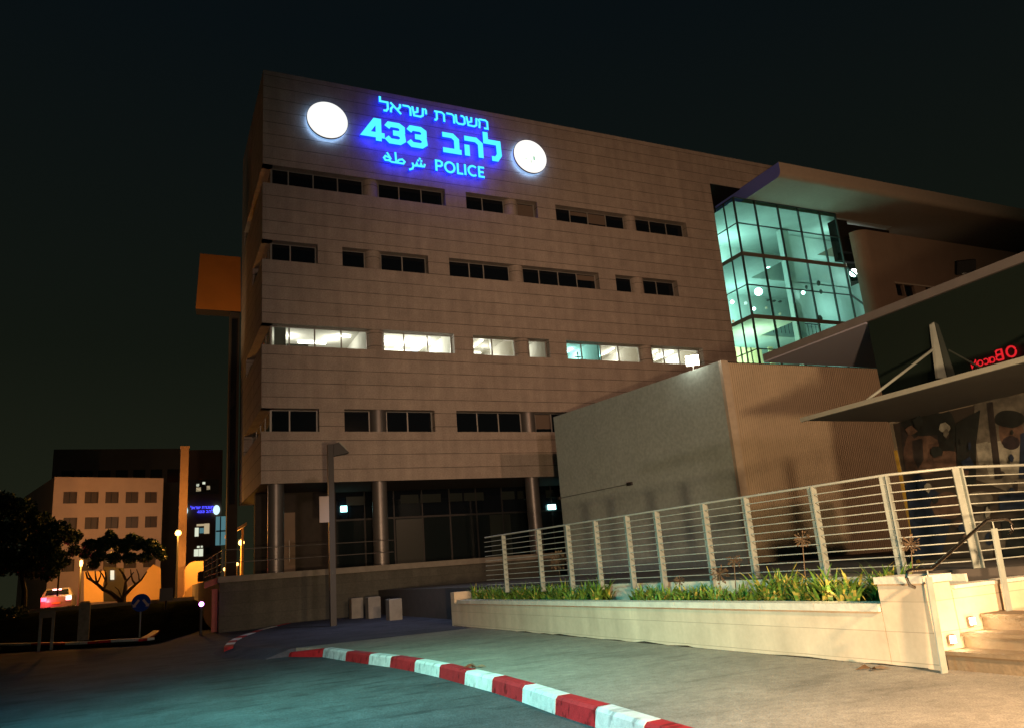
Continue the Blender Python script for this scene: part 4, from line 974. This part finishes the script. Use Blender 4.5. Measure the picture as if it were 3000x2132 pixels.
for (px, py), wd, hh, lab in (((795, 1378), .50, .84, 'left one of three square stone blocks by the retaining wall'), ((833, 1378), .52, .86, 'middle one of three square stone blocks by the retaining wall'), ((880, 1382), .50, .78, 'right one of three square stone blocks by the retaining wall')):
    p = onZ(px * s_, py * s_, .112); b = MB(); w_ = wd / 2; k = .02
    lo = [(p.x - w_, p.y - w_, .10), (p.x + w_, p.y - w_, .10), (p.x + w_, p.y + w_, .10), (p.x - w_, p.y + w_, .10)]
    b.hexa(lo + [(q[0], q[1], .112 + hh - .03) for q in lo])
    b.hexa([(q[0], q[1], .112 + hh - .03) for q in lo] + [(p.x + (q[0] - p.x) * .93, p.y + (q[1] - p.y) * .93, .112 + hh) for q in lo])
    tag(b.build('stone_block', M['ledge']), lab, 'stone block', 'stone blocks on the forecourt')
p = onZ(717 * s_, 1378 * s_, .112)
b = MB(); b.cyl(p.x, p.y, .10, .95, .07, 14); b.cyl(p.x, p.y, .95, .99, .05, 14)
tag(b.build('bollard', M['redmetal']), 'thin dark red bollard left of the street lamp foot', 'bollard')
# barrier gate on the left
BG = thing('barrier_gate', 'red barrier cabinet with a short raised boom beside a pale post', 'barrier', (2.9, 33, .1))
p = onZ(634, 1842, .1)
b = MB(); b.box(p.x - .22, p.x + .22, p.y - .2, p.y + .2, .0, 1.75); b.box(p.x - .25, p.x + .25, p.y - .23, p.y + .23, 1.752, 1.80); b.build('cabinet', M['redmetal'], BG)
a = onY(598, 1714, p.y - .3); c = onY(645, 1696, p.y - .3)
b = MB(); b.obox((a + c) / 2, (c - a) / 2, (0, .05, 0), (0, 0, .13)); b.build('boom', M['redmetal'], BG)
q = onZ(649, 1836, .1)
b = MB(); b.box(q.x - .12, q.x + .12, q.y - .12, q.y + .12, 0, 1.28); tag(b.build('marker_post', M['postpaint']), 'pale square post right of the red barrier cabinet', 'post', 'pale posts beside the road')
q = onZ(243, 1872, .1)
b = MB(); b.box(q.x - .22, q.x + .22, q.y - .15, q.y + .15, 0, 1.65); b.box(q.x - .18, q.x + .18, q.y - .12, q.y + .12, 1.652, 1.72); tag(b.build('marker_post', M['postpaint']), 'tall pale square post on the traffic island near the glowing car', 'post', 'pale posts beside the road')
RSN = thing('road_sign', 'round blue road sign with two white arrows pointing apart on a thin pole', 'road sign', (-.2, 38, 0))
q = onY(413, 1764, 38.2); r = .37
b = MB(); b.prism([(q.x + r * math.cos(t), 38.2, q.z + r * math.sin(t)) for t in [2 * math.pi * k / 40 for k in range(40)]], (0, .03, 0)); b.build('disc', M['signblue'], RSN)
b = MB()
for sg in (-1, 1):
    t = Vector((q.x + sg * .08, 38.19, q.z + .12)); e_ = Vector((q.x + sg * .25, 38.19, q.z - .10)); d = (e_ - t).normalized(); nn_ = Vector((-d.z, 0, d.x)) * .045
    b.prism([t + nn_, e_ + nn_, e_ - nn_, t - nn_], (0, .006, 0)); b.prism([e_ + nn_ * 2.2 + Vector((0, -.002, 0)), e_ + d * .09 + Vector((0, -.002, 0)), e_ - nn_ * 2.2 + Vector((0, -.002, 0))], (0, .007, 0))
b.build('arrow', M['signwhite'], RSN)
b = MB(); b.tube([(q.x, 38.26, 0), (q.x, 38.26, q.z - .1)], .035, 8); b.build('pole', M['metal'], RSN)
LS = thing('low_sign', 'low blank board on two legs at the left edge of the traffic island', 'sign', (-3.8, 35, 0))
a, c = onY(115, 1800, 36), onY(162, 1800, 36)
b = MB(); b.box(a.x, c.x, 35.97, 36.03, a.z - .13, a.z + .13); b.build('board', M['ledge'], LS)
for xx in (a.x + .06, c.x - .06): b = MB(); b.box(xx - .05, xx + .05, 36.04, 36.12, 0, a.z); b.build('leg', M['postpaint'], LS)
q = onY(590, 1768, 36.0)
CP = thing('control_post', 'thin post with a bright magenta lamp left of the barrier', 'post', (q.x, 36, 0))
b = MB(); b.cyl(q.x, 36, 0, q.z - .1, .06, 12); b.build('pole', M['darkmetal'], CP)
b = MB(); b.ball((q.x, 35.96, q.z), .10, 8); b.build('lamp', M['magenta'], CP)
q = onY(487, 1745, 50)
b = MB(); b.box(q.x - .35, q.x + .35, 50, 50.5, q.z - .25, q.z + .45); b.cyl(q.x, 50.2, .6, q.z - .25, .06, 8)
tag(b.build('litter_bin', M['darkmetal']), 'dark bin on a thin pole on the bank right of the blue sign', 'bin')
b = MB(); random.seed(5)      # pale grit lying on the pavement
for k in range(70):
    x, y = random.uniform(5.0, 9.5), random.uniform(4.5, 16); r = random.choice([.004, .005, .007, .011])
    a_ = random.uniform(0, 6.28); b.hexa([(x + r * math.cos(a_ + t) * q, y + r * math.sin(a_ + t) * q, z) for z, q in ((.119, 1), (.119 + r * .7, .6)) for t in (0, 1.4, 3.1, 4.9)])
o = b.build('grit', M['ledge']); o['kind'] = 'stuff'; o['label'] = 'pale grit scattered on the concrete pavement'; o['category'] = 'grit'
# fallen leaves
for px, py, lab in ((1945 * s_, 1490 * s_, 'curled brown dry leaf on the pavement below the planter'), (1062 * s_, 1486 * s_, 'small dark dry leaf lying on the kerb edge')):
    p = onZ(px, py, .135); b = MB()
    for k in range(5):
        a_ = k * 1.25 + .3; d = Vector((math.cos(a_), math.sin(a_), 0)); s2 = Vector((-d.y, d.x, 0))
        b.quad(p - s2 * .02, p + d * .10 + s2 * .035 + Vector((0, 0, .03 * (k % 3))), p + d * .22 + Vector((0, 0, .05 * (k % 2))), p + d * .10 - s2 * .04)
    tag(b.build('fallen_leaf', M['dry']), lab, 'leaf', 'fallen leaves')

# ------------------------------------------------------------------ distant left side
ZG = 1.2
# pink corner building
PK = thing('pink_building', 'pink rendered building with two visible rows of square windows behind the trees', 'building', (-7.3, 74.6, ZG))
T0 = onZ(122 * s_, 1063 * s_, E + 10.3); T1 = onZ(365 * s_, 1066 * s_, E + 10.3)
uu = Vector((T1.x - T0.x, T1.y - T0.y, 0)); Lf = uu.length; uu.normalize(); vv = Vector((-uu.y, uu.x, 0))
def front(px, py):      # (along, z) on the front face
    d = ray(px, py); nrm = Vector((uu.y, -uu.x, 0)); o_ = Vector((T0.x, T0.y, 0)); t = (o_).dot(nrm) / d.dot(nrm); p = EYE + d * t
    return (Vector((p.x, p.y, 0)) - o_).dot(uu), p.z
hs = []
for cx0, cx1 in ((142, 171), (190, 219), (236, 264), (281, 308), (324, 350)):
    for yt, yb in ((1096, 1122), (1154, 1180)):
        a0, z1_ = front(cx0 * s_, yt * s_); a1, z0_ = front(cx1 * s_, yb * s_); hs.append((a0, a1, z0_, z1_))
zr = sorted({round(h[2], 2) for h in hs})
hs2 = []
for i, h in enumerate(hs):
    ref = hs[i % 2]; hs2.append((h[0], h[1], ref[2], ref[3]))
hs2 += [(h[0], h[1], h[2] - 3.4, h[3] - 3.4) for h in hs2[1::2]]
b = MB(); wall(b, (T0.x, T0.y, 0), uu, -vv, 0, Lf, 0, E + 10.3, hs2, .25)
o_ = Vector((T0.x, T0.y, 0)); Z_ = lambda z: Vector((0, 0, z))
b.quad(o_, o_ + vv * 14, o_ + vv * 14 + Z_(E + 10.3), o_ + Z_(E + 10.3)); b.quad(o_ + uu * Lf, o_ + uu * Lf + Z_(E + 10.3), o_ + uu * Lf + vv * 14 + Z_(E + 10.3), o_ + uu * Lf + vv * 14)
b.quad(*[o_ + q + Z_(E + 10.28) for q in (Vector(), uu * Lf, uu * Lf + vv * 14, vv * 14)])
b.build('wall', M['pink'], PK)
for h in hs2:
    b = MB(); c_ = [o_ + uu * h[0], o_ + uu * h[1]]
    b.quad(c_[0] + vv * .2 + Z_(h[2]), c_[1] + vv * .2 + Z_(h[2]), c_[1] + vv * .2 + Z_(h[3]), c_[0] + vv * .2 + Z_(h[3]))
    mid = (h[0] + h[1]) / 2
    b.obox(o_ + uu * mid + vv * .17 + Z_((h[2] + h[3]) / 2), uu * .03, vv * .02, (0, 0, (h[3] - h[2]) / 2), 1); b.build('window', [M['dimpane'], M['darkmetal']], PK)
# dark offices behind
DK = thing('office_block', 'tall dark office block behind the pink building with a glazed top storey', 'building', (0, 105, ZG))
zt = onY(400 * s_, 1000 * s_, 105).z; xl = onY(120 * s_, 1003 * s_, 105).x; xr = onY(408 * s_, 1003 * s_, 105).x
b = MB(); b.box(xl, xr, 105, 125, 0, zt); b.build('wall', M['office'], DK)
b = MB()
k = xl + 1
while k < xr - 1.5: b.box(k, k + 1.3, 104.9, 104.99, zt - 4.2, zt - 2.6); k += 1.9
b.build('window_band', M['dim'], DK)
L2 = thing('office_block', 'dark office block with lit windows and a small blue sign right of the pylon', 'building', (4, 110, ZG))
Yo = 110.
zt = onY(450 * s_, 1003 * s_, Yo).z; xl = onY(412 * s_, 1003 * s_, Yo).x; xr = onY(497 * s_, 1003 * s_, Yo).x
b = MB(); b.box(xl, xr, Yo, Yo + 20, 0, zt); b.build('wall', M['brown'], L2)
def z5(x_, y_): return 480 + x_ * .24641, 1380 + y_ * .24641
def lit(x0, y0, x1, y1, m, name='window', yy=Yo - .05):
    a_, c_ = onY(*z5(x0, y0), yy), onY(*z5(x1, y1), yy); b = MB(); b.box(min(a_.x, c_.x), max(a_.x, c_.x), yy, yy + .04, min(a_.z, c_.z), max(a_.z, c_.z)); return b.build(name, m, L2)
lit(255, 100, 650, 265, M['office'], 'window_band', Yo - .02); lit(380, 150, 550, 235, M['dim'])
for x_, y_ in ((403, 162), (476, 138)): lit(x_ - 16, y_ - 14, x_ + 16, y_ + 14, M['litwin'], 'ceiling_lamp')
lit(385, 190, 440, 235, M['litwarm']); lit(510, 170, 548, 215, M['litwarm'])
lit(370, 668, 412, 770, M['litwin']); lit(425, 672, 475, 730, M['litteal']); lit(480, 618, 540, 735, M['litwarm']); lit(390, 625, 478, 645, M['litwarm'])
lit(360, 925, 410, 1005, M['litwin']); lit(416, 920, 465, 1005, M['litwin']); lit(475, 890, 570, 1000, M['office']); lit(395, 885, 425, 905, M['litwin'], 'ceiling_lamp'); lit(440, 882, 462, 902, M['litwin'], 'ceiling_lamp')
lit(500, 905, 545, 980, M['dim'])
lit(620, 535, 735, 870, M['litteal'], 'window', Yo - .06); lit(668, 535, 676, 870, M['office'], 'mullion', Yo - .08); lit(620, 700, 735, 712, M['office'], 'mullion', Yo - .08)
DS = thing('distant_sign', 'small blurred blue lettering with white discs on the far lit office block', 'sign', (4, 109, 10))
a_, c_ = onY(*z5(320, 420), Yo - .3), onY(*z5(590, 490), Yo - .3)
hh = (a_.z - c_.z)
bm_ = mat('blue letters', (.02, .02, .05), .5, emit=(.07, .07, 1), estr=1.6); dm_ = mat('small lightbox', (.6, .8, .9), .5, emit=(.65, .95, 1), estr=1.2)
line(['lamed', 'alef', 'resh', 'shin', 'yod', ' ', 'tav', 'resh', 'tet', 'shin', 'mem'], a_.x, c_.x, (a_.z + c_.z) / 2 + .15, hh * .36, .24, Yo - .3, .1, 'hebrew_lettering', [bm_, bm_, bm_], DS, False)
line(['4', '3', '3', ' ', 'bet', 'he', 'lamed'], a_.x + .8, c_.x, c_.z + .05, hh * .36, .24, Yo - .3, .1, 'number_lettering', [bm_, bm_, bm_], DS, False)
for x_, y_ in ((245, 465), (626, 455)):
    p = onY(*z5(x_, y_), Yo - .3); b = MB(); b.prism([(p.x + .42 * math.cos(t), p.y, p.z + .62 * math.sin(t)) for t in [2 * math.pi * k / 20 for k in range(20)]], (0, .1, 0)); b.build('round_lightbox', dm_, DS)
# pylon, portal, walls lit by sodium lamps
b = MB(); p0, p1 = onY(395 * s_, 1328 * s_, 62), onY(412 * s_, 998 * s_, 62)
b.box(p0.x - .05, p0.x + .50, 62, 62.5, 0, p1.z); b.box(p0.x - .10, p0.x + .55, 61.95, 62.55, p1.z + .003, p1.z + .12)
tag(b.build('pylon', mat('dusky pylon render', (.27, .18, .15), .85, var=.1)), 'tall slim pink rendered pylon right of the pink building', 'pylon')
def out(pts, yy): return [onY(*z5(*q), yy) for q in pts]
b = MB(); b.prism(out([(232, 1492), (252, 1455), (252, 1180), (275, 1120), (315, 1082), (365, 1065), (470, 1062), (470, 1180), (430, 1185), (405, 1200), (400, 1240), (400, 1440), (412, 1492)], 60), (0, 2.4, 0))
tag(b.build('concrete_portal', M['orange']), 'orange lit curved portal shaped like an arch beside the far lamp', 'portal')
b = MB(); b.prism(out([(405, 1492), (405, 1310), (480, 1310), (480, 1380), (560, 1382), (560, 1492)], 61), (0, .5, 0)); tag(b.build('low_wall', M['orange']), 'low stepped orange wall right of the curved portal', 'wall', 'orange walls across the road')
def z7b(x_, y_): return 200 + x_ * .16008, 1530 + y_ * .16008
def out7(pts, yy): return [onY(*z7b(*q), yy) for q in pts]
b = MB(); b.prism(out7([(290, 1470), (285, 890), (690, 880), (630, 1130), (640, 1440)], 63), (0, .6, 0)); tag(b.build('orange_wall', M['orange']), 'bright orange lit wall left behind the branching tree', 'wall', 'orange walls across the road')
b = MB(); b.prism(out7([(1040, 1450), (1100, 1180), (1330, 1050), (1450, 860), (1560, 760), (1690, 830), (1700, 1440)], 65), (0, .6, 0)); tag(b.build('gabled_wall', M['orange']), 'dim orange gable shaped wall right behind the branching tree', 'wall', 'orange walls across the road')
b = MB(); b.prism(out7([(640, 1440), (650, 800), (1020, 830), (1040, 1440)], 66), (0, .6, 0)); tag(b.build('grey_wall', M['office']), 'dark grey wall between the two orange walls behind the tree', 'wall')
b = MB(); b.prism(out7([(770, 870), (840, 870), (840, 1040), (770, 1040)], 65.9), (0, .05, 0)); tag(b.build('wall_lamp', M['litwin']), 'narrow white glowing wall lamp seen under the tree crown', 'lamp')
for px, py, r in ((296, 1642, .24), (311, 1608, .34), (318, 1622, .2)):
    pass
# sodium street lamps
def sodium(px, pyt, pyb, yy, pw, lab):
    p = onY(px, pyt, yy); T = thing('sodium_lamp', lab, 'street lamp', (p.x, yy, ZG), 'sodium street lamps')
    b = MB(); b.tube([(p.x, yy, 0), (p.x, yy, p.z - .18)], [.09, .055], 10); b.build('pole', M['orange'] if px > 600 else M['darkmetal'], T)
    b = MB(); b.ball((p.x, yy, p.z), .20 if px > 300 else .10, 10, sz=1 if px > 300 else 2.6); b.build('lamp_globe', M['sodium'], T)
    b = MB(); b.tube([(p.x, yy, p.z + .19), (p.x, yy, p.z + .28)], [.2, .04], 10); b.build('lamp_cap', M['darkmetal'], T)
    lamp('sodium_lamp_light', 'POINT', (p.x - .1, yy - .55, p.z), pw, (1, .40, .06), size=.2)
sodium(522, 1560, 1757, 59, 1100, 'orange glowing lamp on a dark pole in front of the pink pylon')
sodium(707, 1588, 1700, 58, 1500, 'orange glowing lamp on a lit pole beside the terrace end')
sodium(238, 1648, 1765, 60, 1200, 'orange lit pole with an added slim globe left of the branching tree')  # the pole is only lit orange; its glowing globe is added
lamp('street_and_fill_light', 'POINT', (-5, 66, E + 6.5), 560, (1, .58, .34), size=.3)  # unseen fill added to brighten the pink building
lamp('street_and_fill_light', 'POINT', (1.2, 70, E + 6.5), 300, (1, .58, .34), size=.3)  # second added fill for the pink building
b = MB(); q = [onY(663, 1568, 55), onY(718, 1536, 55)]
b.obox((q[0] + q[1]) / 2, (q[1] - q[0]) / 2, (0, 1, 0), (0, 0, .10)); b.box(q[1].x - .12, q[1].x + .02, 55.9, 56.0, 0, q[1].z - .12)
tag(b.build('shelter', M['orange']), 'small orange shelter roof sloping up beside the far end of the terrace', 'shelter')
# garden lights strung beyond the railing
for k, (x_, y_) in enumerate(((820, 1110), (870, 1100), (740, 1170), (725, 1160))):
    p = onY(*z5(x_, y_), 70); T = thing('garden_lamp', 'small warm lamp glowing beyond the terrace railing', 'lamp', (p.x, 70, ZG), 'small lamps beyond the railing')
    b = MB(); b.ball(p, .14, 6); b.build('lamp_globe', M['sodium'], T); b = MB(); b.tube([(p.x, 70, 0), (p.x, 70, p.z - .14)], .04, 6); b.build('pole', M['orange'], T)
# trees
def foliage(b, blobs, n, size, m=0):
    for k in range(n):
        c, r = random.choices(blobs, [q[1].x * q[1].z for q in blobs])[0]
        d = Vector((random.gauss(0, 1), random.gauss(0, 1), random.gauss(0, 1))).normalized() * (random.random() ** .4)
        p = Vector((c.x + d.x * r.x, c.y + d.y * r.y, c.z + d.z * r.z))
        a_ = Vector((random.gauss(0, 1), random.gauss(0, 1), random.gauss(0, 1))).normalized(); t = a_.cross(Vector((random.gauss(0, 1), random.gauss(0, 1), random.gauss(0, 1)))).normalized()
        s1 = size * random.uniform(.6, 1.3); b.quad(p - a_ * s1, p + t * s1 * .45, p + a_ * s1, p - t * s1 * .45, m)
random.seed(31)
yt = 57.5
TB = onY(362, 1775, yt)
T = thing('branching_tree', 'round crowned tree with many curved branches in front of the orange walls', 'tree', (TB.x, yt, ZG))
bl = []
for x_, y_, rx, rz in ((420, 420, 1.0, .62), (640, 400, 1.0, .75), (780, 330, .9, .78), (1000, 420, 1.1, .75), (1250, 380, 1.0, .75), (1500, 430, 1.0, .75), (1650, 520, .8, .62), (300, 560, .7, .45), (560, 620, .9, .55), (830, 640, .9, .6), (1120, 640, .9, .6), (1400, 640, .9, .5), (460, 770, .7, .42), (760, 200, .5, .4), (1700, 620, .6, .4), (1150, 250, .7, .35)):
    p = onY(*z7b(x_, y_), yt); bl.append((p + Vector((0, random.uniform(-.6, .6), 0)), Vector((rx * .52, .9, rz * .62))))
b = MB(); foliage(b, bl, 13000, .12); b.build('crown', M['tree'], T)
b = MB()
def limb(pts, r0, r1): 
    P_ = [onY(*z7b(*q), yt + .02 * i) for i, q in enumerate(pts)]; b.tube(P_, [r0 + (r1 - r0) * i / (len(P_) - 1) for i in range(len(P_))], 8)
limb([(1005, 1640), (1005, 1450), (1025, 1300), (1045, 1150), (1050, 1050), (1000, 930), (930, 840)], .19, .05)
limb([(1000, 1480), (880, 1370), (760, 1270), (640, 1220), (540, 1130), (440, 1060), (350, 1010), (320, 900)], .16, .04)
limb([(640, 1220), (700, 1120), (690, 980), (670, 860)], .09, .04); limb([(440, 1060), (380, 960), (350, 880)], .06, .03); limb([(520, 1110), (500, 980), (490, 880)], .07, .03)
limb([(530, 1110), (590, 980), (600, 850)], .06, .03); limb([(700, 1100), (630, 950), (560, 870)], .05, .03)
limb([(1030, 1330), (1150, 1200), (1250, 1110), (1330, 1050), (1440, 890)], .12, .04); limb([(1230, 1120), (1180, 1060), (1150, 950), (1140, 850)], .07, .03); limb([(1050, 1080), (1120, 1000), (1200, 900)], .07, .03); limb([(1300, 1060), (1290, 960), (1250, 850)], .05, .03)
limb([(985, 1480), (960, 1330), (910, 1220), (850, 1170)], .05, .02)
smooth_by_angle(b.build('trunk', M['bark'], T), 60)
# leaves catching the white lamp behind the crown
b = MB(); random.seed(8)
for x_, y_ in ((655, 455), (700, 450), (660, 510), (745, 420), (822, 490), (680, 570), (735, 560), (590, 690), (600, 720), (580, 800)):
    p = onY(*z7b(x_, y_), yt - 1.0); b.quad(p + Vector((-.05, 0, -.11)), p + Vector((.05, 0, -.05)), p + Vector((.06, 0, .10)), p + Vector((-.03, 0, .09)))
T2 = thing('dark_tree', 'big dark bushy tree at the left edge of the picture', 'tree', (-6.5, 54, ZG))
bl = []
for px, py, r in ((40, 1560, 1.2), (110, 1530, 1.1), (170, 1560, 1.0), (60, 1490, 1.0), (130, 1600, 1.2), (20, 1640, 1.3), (90, 1650, 1.2), (170, 1640, .9), (210, 1570, .7), (0, 1480, 1.2), (-60, 1560, 1.6), (-50, 1660, 1.4), (150, 1680, .6), (215, 1610, .5), (-80, 1480, 1.4)):
    bl.append((onY(px, py, 55) + Vector((0, random.uniform(-1, 1), 0)), Vector((r * .85, 1.2, r * .72))))
b = MB(); foliage(b, bl, 20000, .13); b.build('crown', M['tree'], T2)
b = MB(); P_ = [onY(x_, y_, 55) for x_, y_ in ((70, 1775), (72, 1730), (64, 1690), (60, 1640))]; b.tube(P_, [.16, .14, .12, .08], 8); b.build('trunk', M['bark'], T2); b = MB(); b.tube([onY(168, 1745, 55), onY(172, 1690, 55), onY(180, 1640, 55)], [.06, .05, .04], 6); b.build('branch', M['bark'], T2)
T3 = thing('shrub', 'low dark shrub under the dark tree on the bank', 'shrub', (-7.4, 50, ZG)); bl = [(Vector((-8.8 + k * .8, 51 + (k % 2) * .5, 1.45)), Vector((.7, .6, .35))) for k in range(4)]
b = MB(); foliage(b, bl, 1500, .09); b.build('foliage', M['tree'], T3)
# white car with glowing red tail lights
cx = onY(165, 1752, 60); CX, CY, CZ = cx.x, 60., ZG + .02
CR = thing('parked_car', 'white car seen from behind with glowing red tail lights under the dark tree', 'car', (CX, CY, CZ))
prof = [(0, .32), (-.02, .62), (.02, .95), (.18, 1.02), (.55, 1.42), (.95, 1.50), (2.1, 1.46), (2.9, 1.02), (3.9, .92), (4.15, .72), (4.18, .35)]
b = MB(); n_ = len(prof)
for sg in (-1, 1):
    pts = [Vector((CX + sg * (.86 if z < 1.05 else .66), CY + y_, CZ + z)) for y_, z in prof]
    b.poly(pts if sg < 0 else pts[::-1])
for k in range(n_):
    (y0, z0_), (y1, z1_) = prof[k], prof[(k + 1) % n_]; w0 = .86 if z0_ < 1.05 else .66; w1 = .86 if z1_ < 1.05 else .66
    b.quad((CX - w0, CY + y0, CZ + z0_), (CX + w0, CY + y0, CZ + z0_), (CX + w1, CY + y1, CZ + z1_), (CX - w1, CY + y1, CZ + z1_))
b.build('body', M['whitecar'], CR)
b = MB(); b.quad((CX - .68, CY + .20, CZ + 1.05), (CX + .68, CY + .20, CZ + 1.05), (CX + .60, CY + .52, CZ + 1.40), (CX - .60, CY + .52, CZ + 1.40)); b.build('rear_window', M['darkpane'], CR)
for sg in (-1, 1):
    b = MB(); b.box(CX + sg * .70 - .15, CX + sg * .70 + .15, CY - .05, CY + .02, CZ + .70, CZ + .94); b.build('tail_light', M['tail'] if sg < 0 else M['tailw'], CR)
    b = MB(); b.tube([(CX + sg * .62, CY + .75, CZ + .31), (CX + sg * .84, CY + .75, CZ + .31)], .31, 20); b.build('wheel', M['tyre'], CR)
    b = MB(); b.tube([(CX + sg * .62, CY + 3.3, CZ + .31), (CX + sg * .84, CY + 3.3, CZ + .31)], .31, 20); b.build('wheel', M['tyre'], CR)
b = MB(); b.box(CX - .25, CX + .25, CY + .12, CY + .2, CZ + 1.36, CZ + 1.44); b.build('brake_light', M['tailw'], CR)
b = MB(); b.box(CX - .26, CX + .26, CY - .06, CY - .02, CZ + .50, CZ + .62); b.build('number_plate', M['yellow'], CR)
lamp('tail_lamp', 'POINT', (CX - .5, CY - .5, CZ + .8), 160, (1, .04, .06), size=.1)
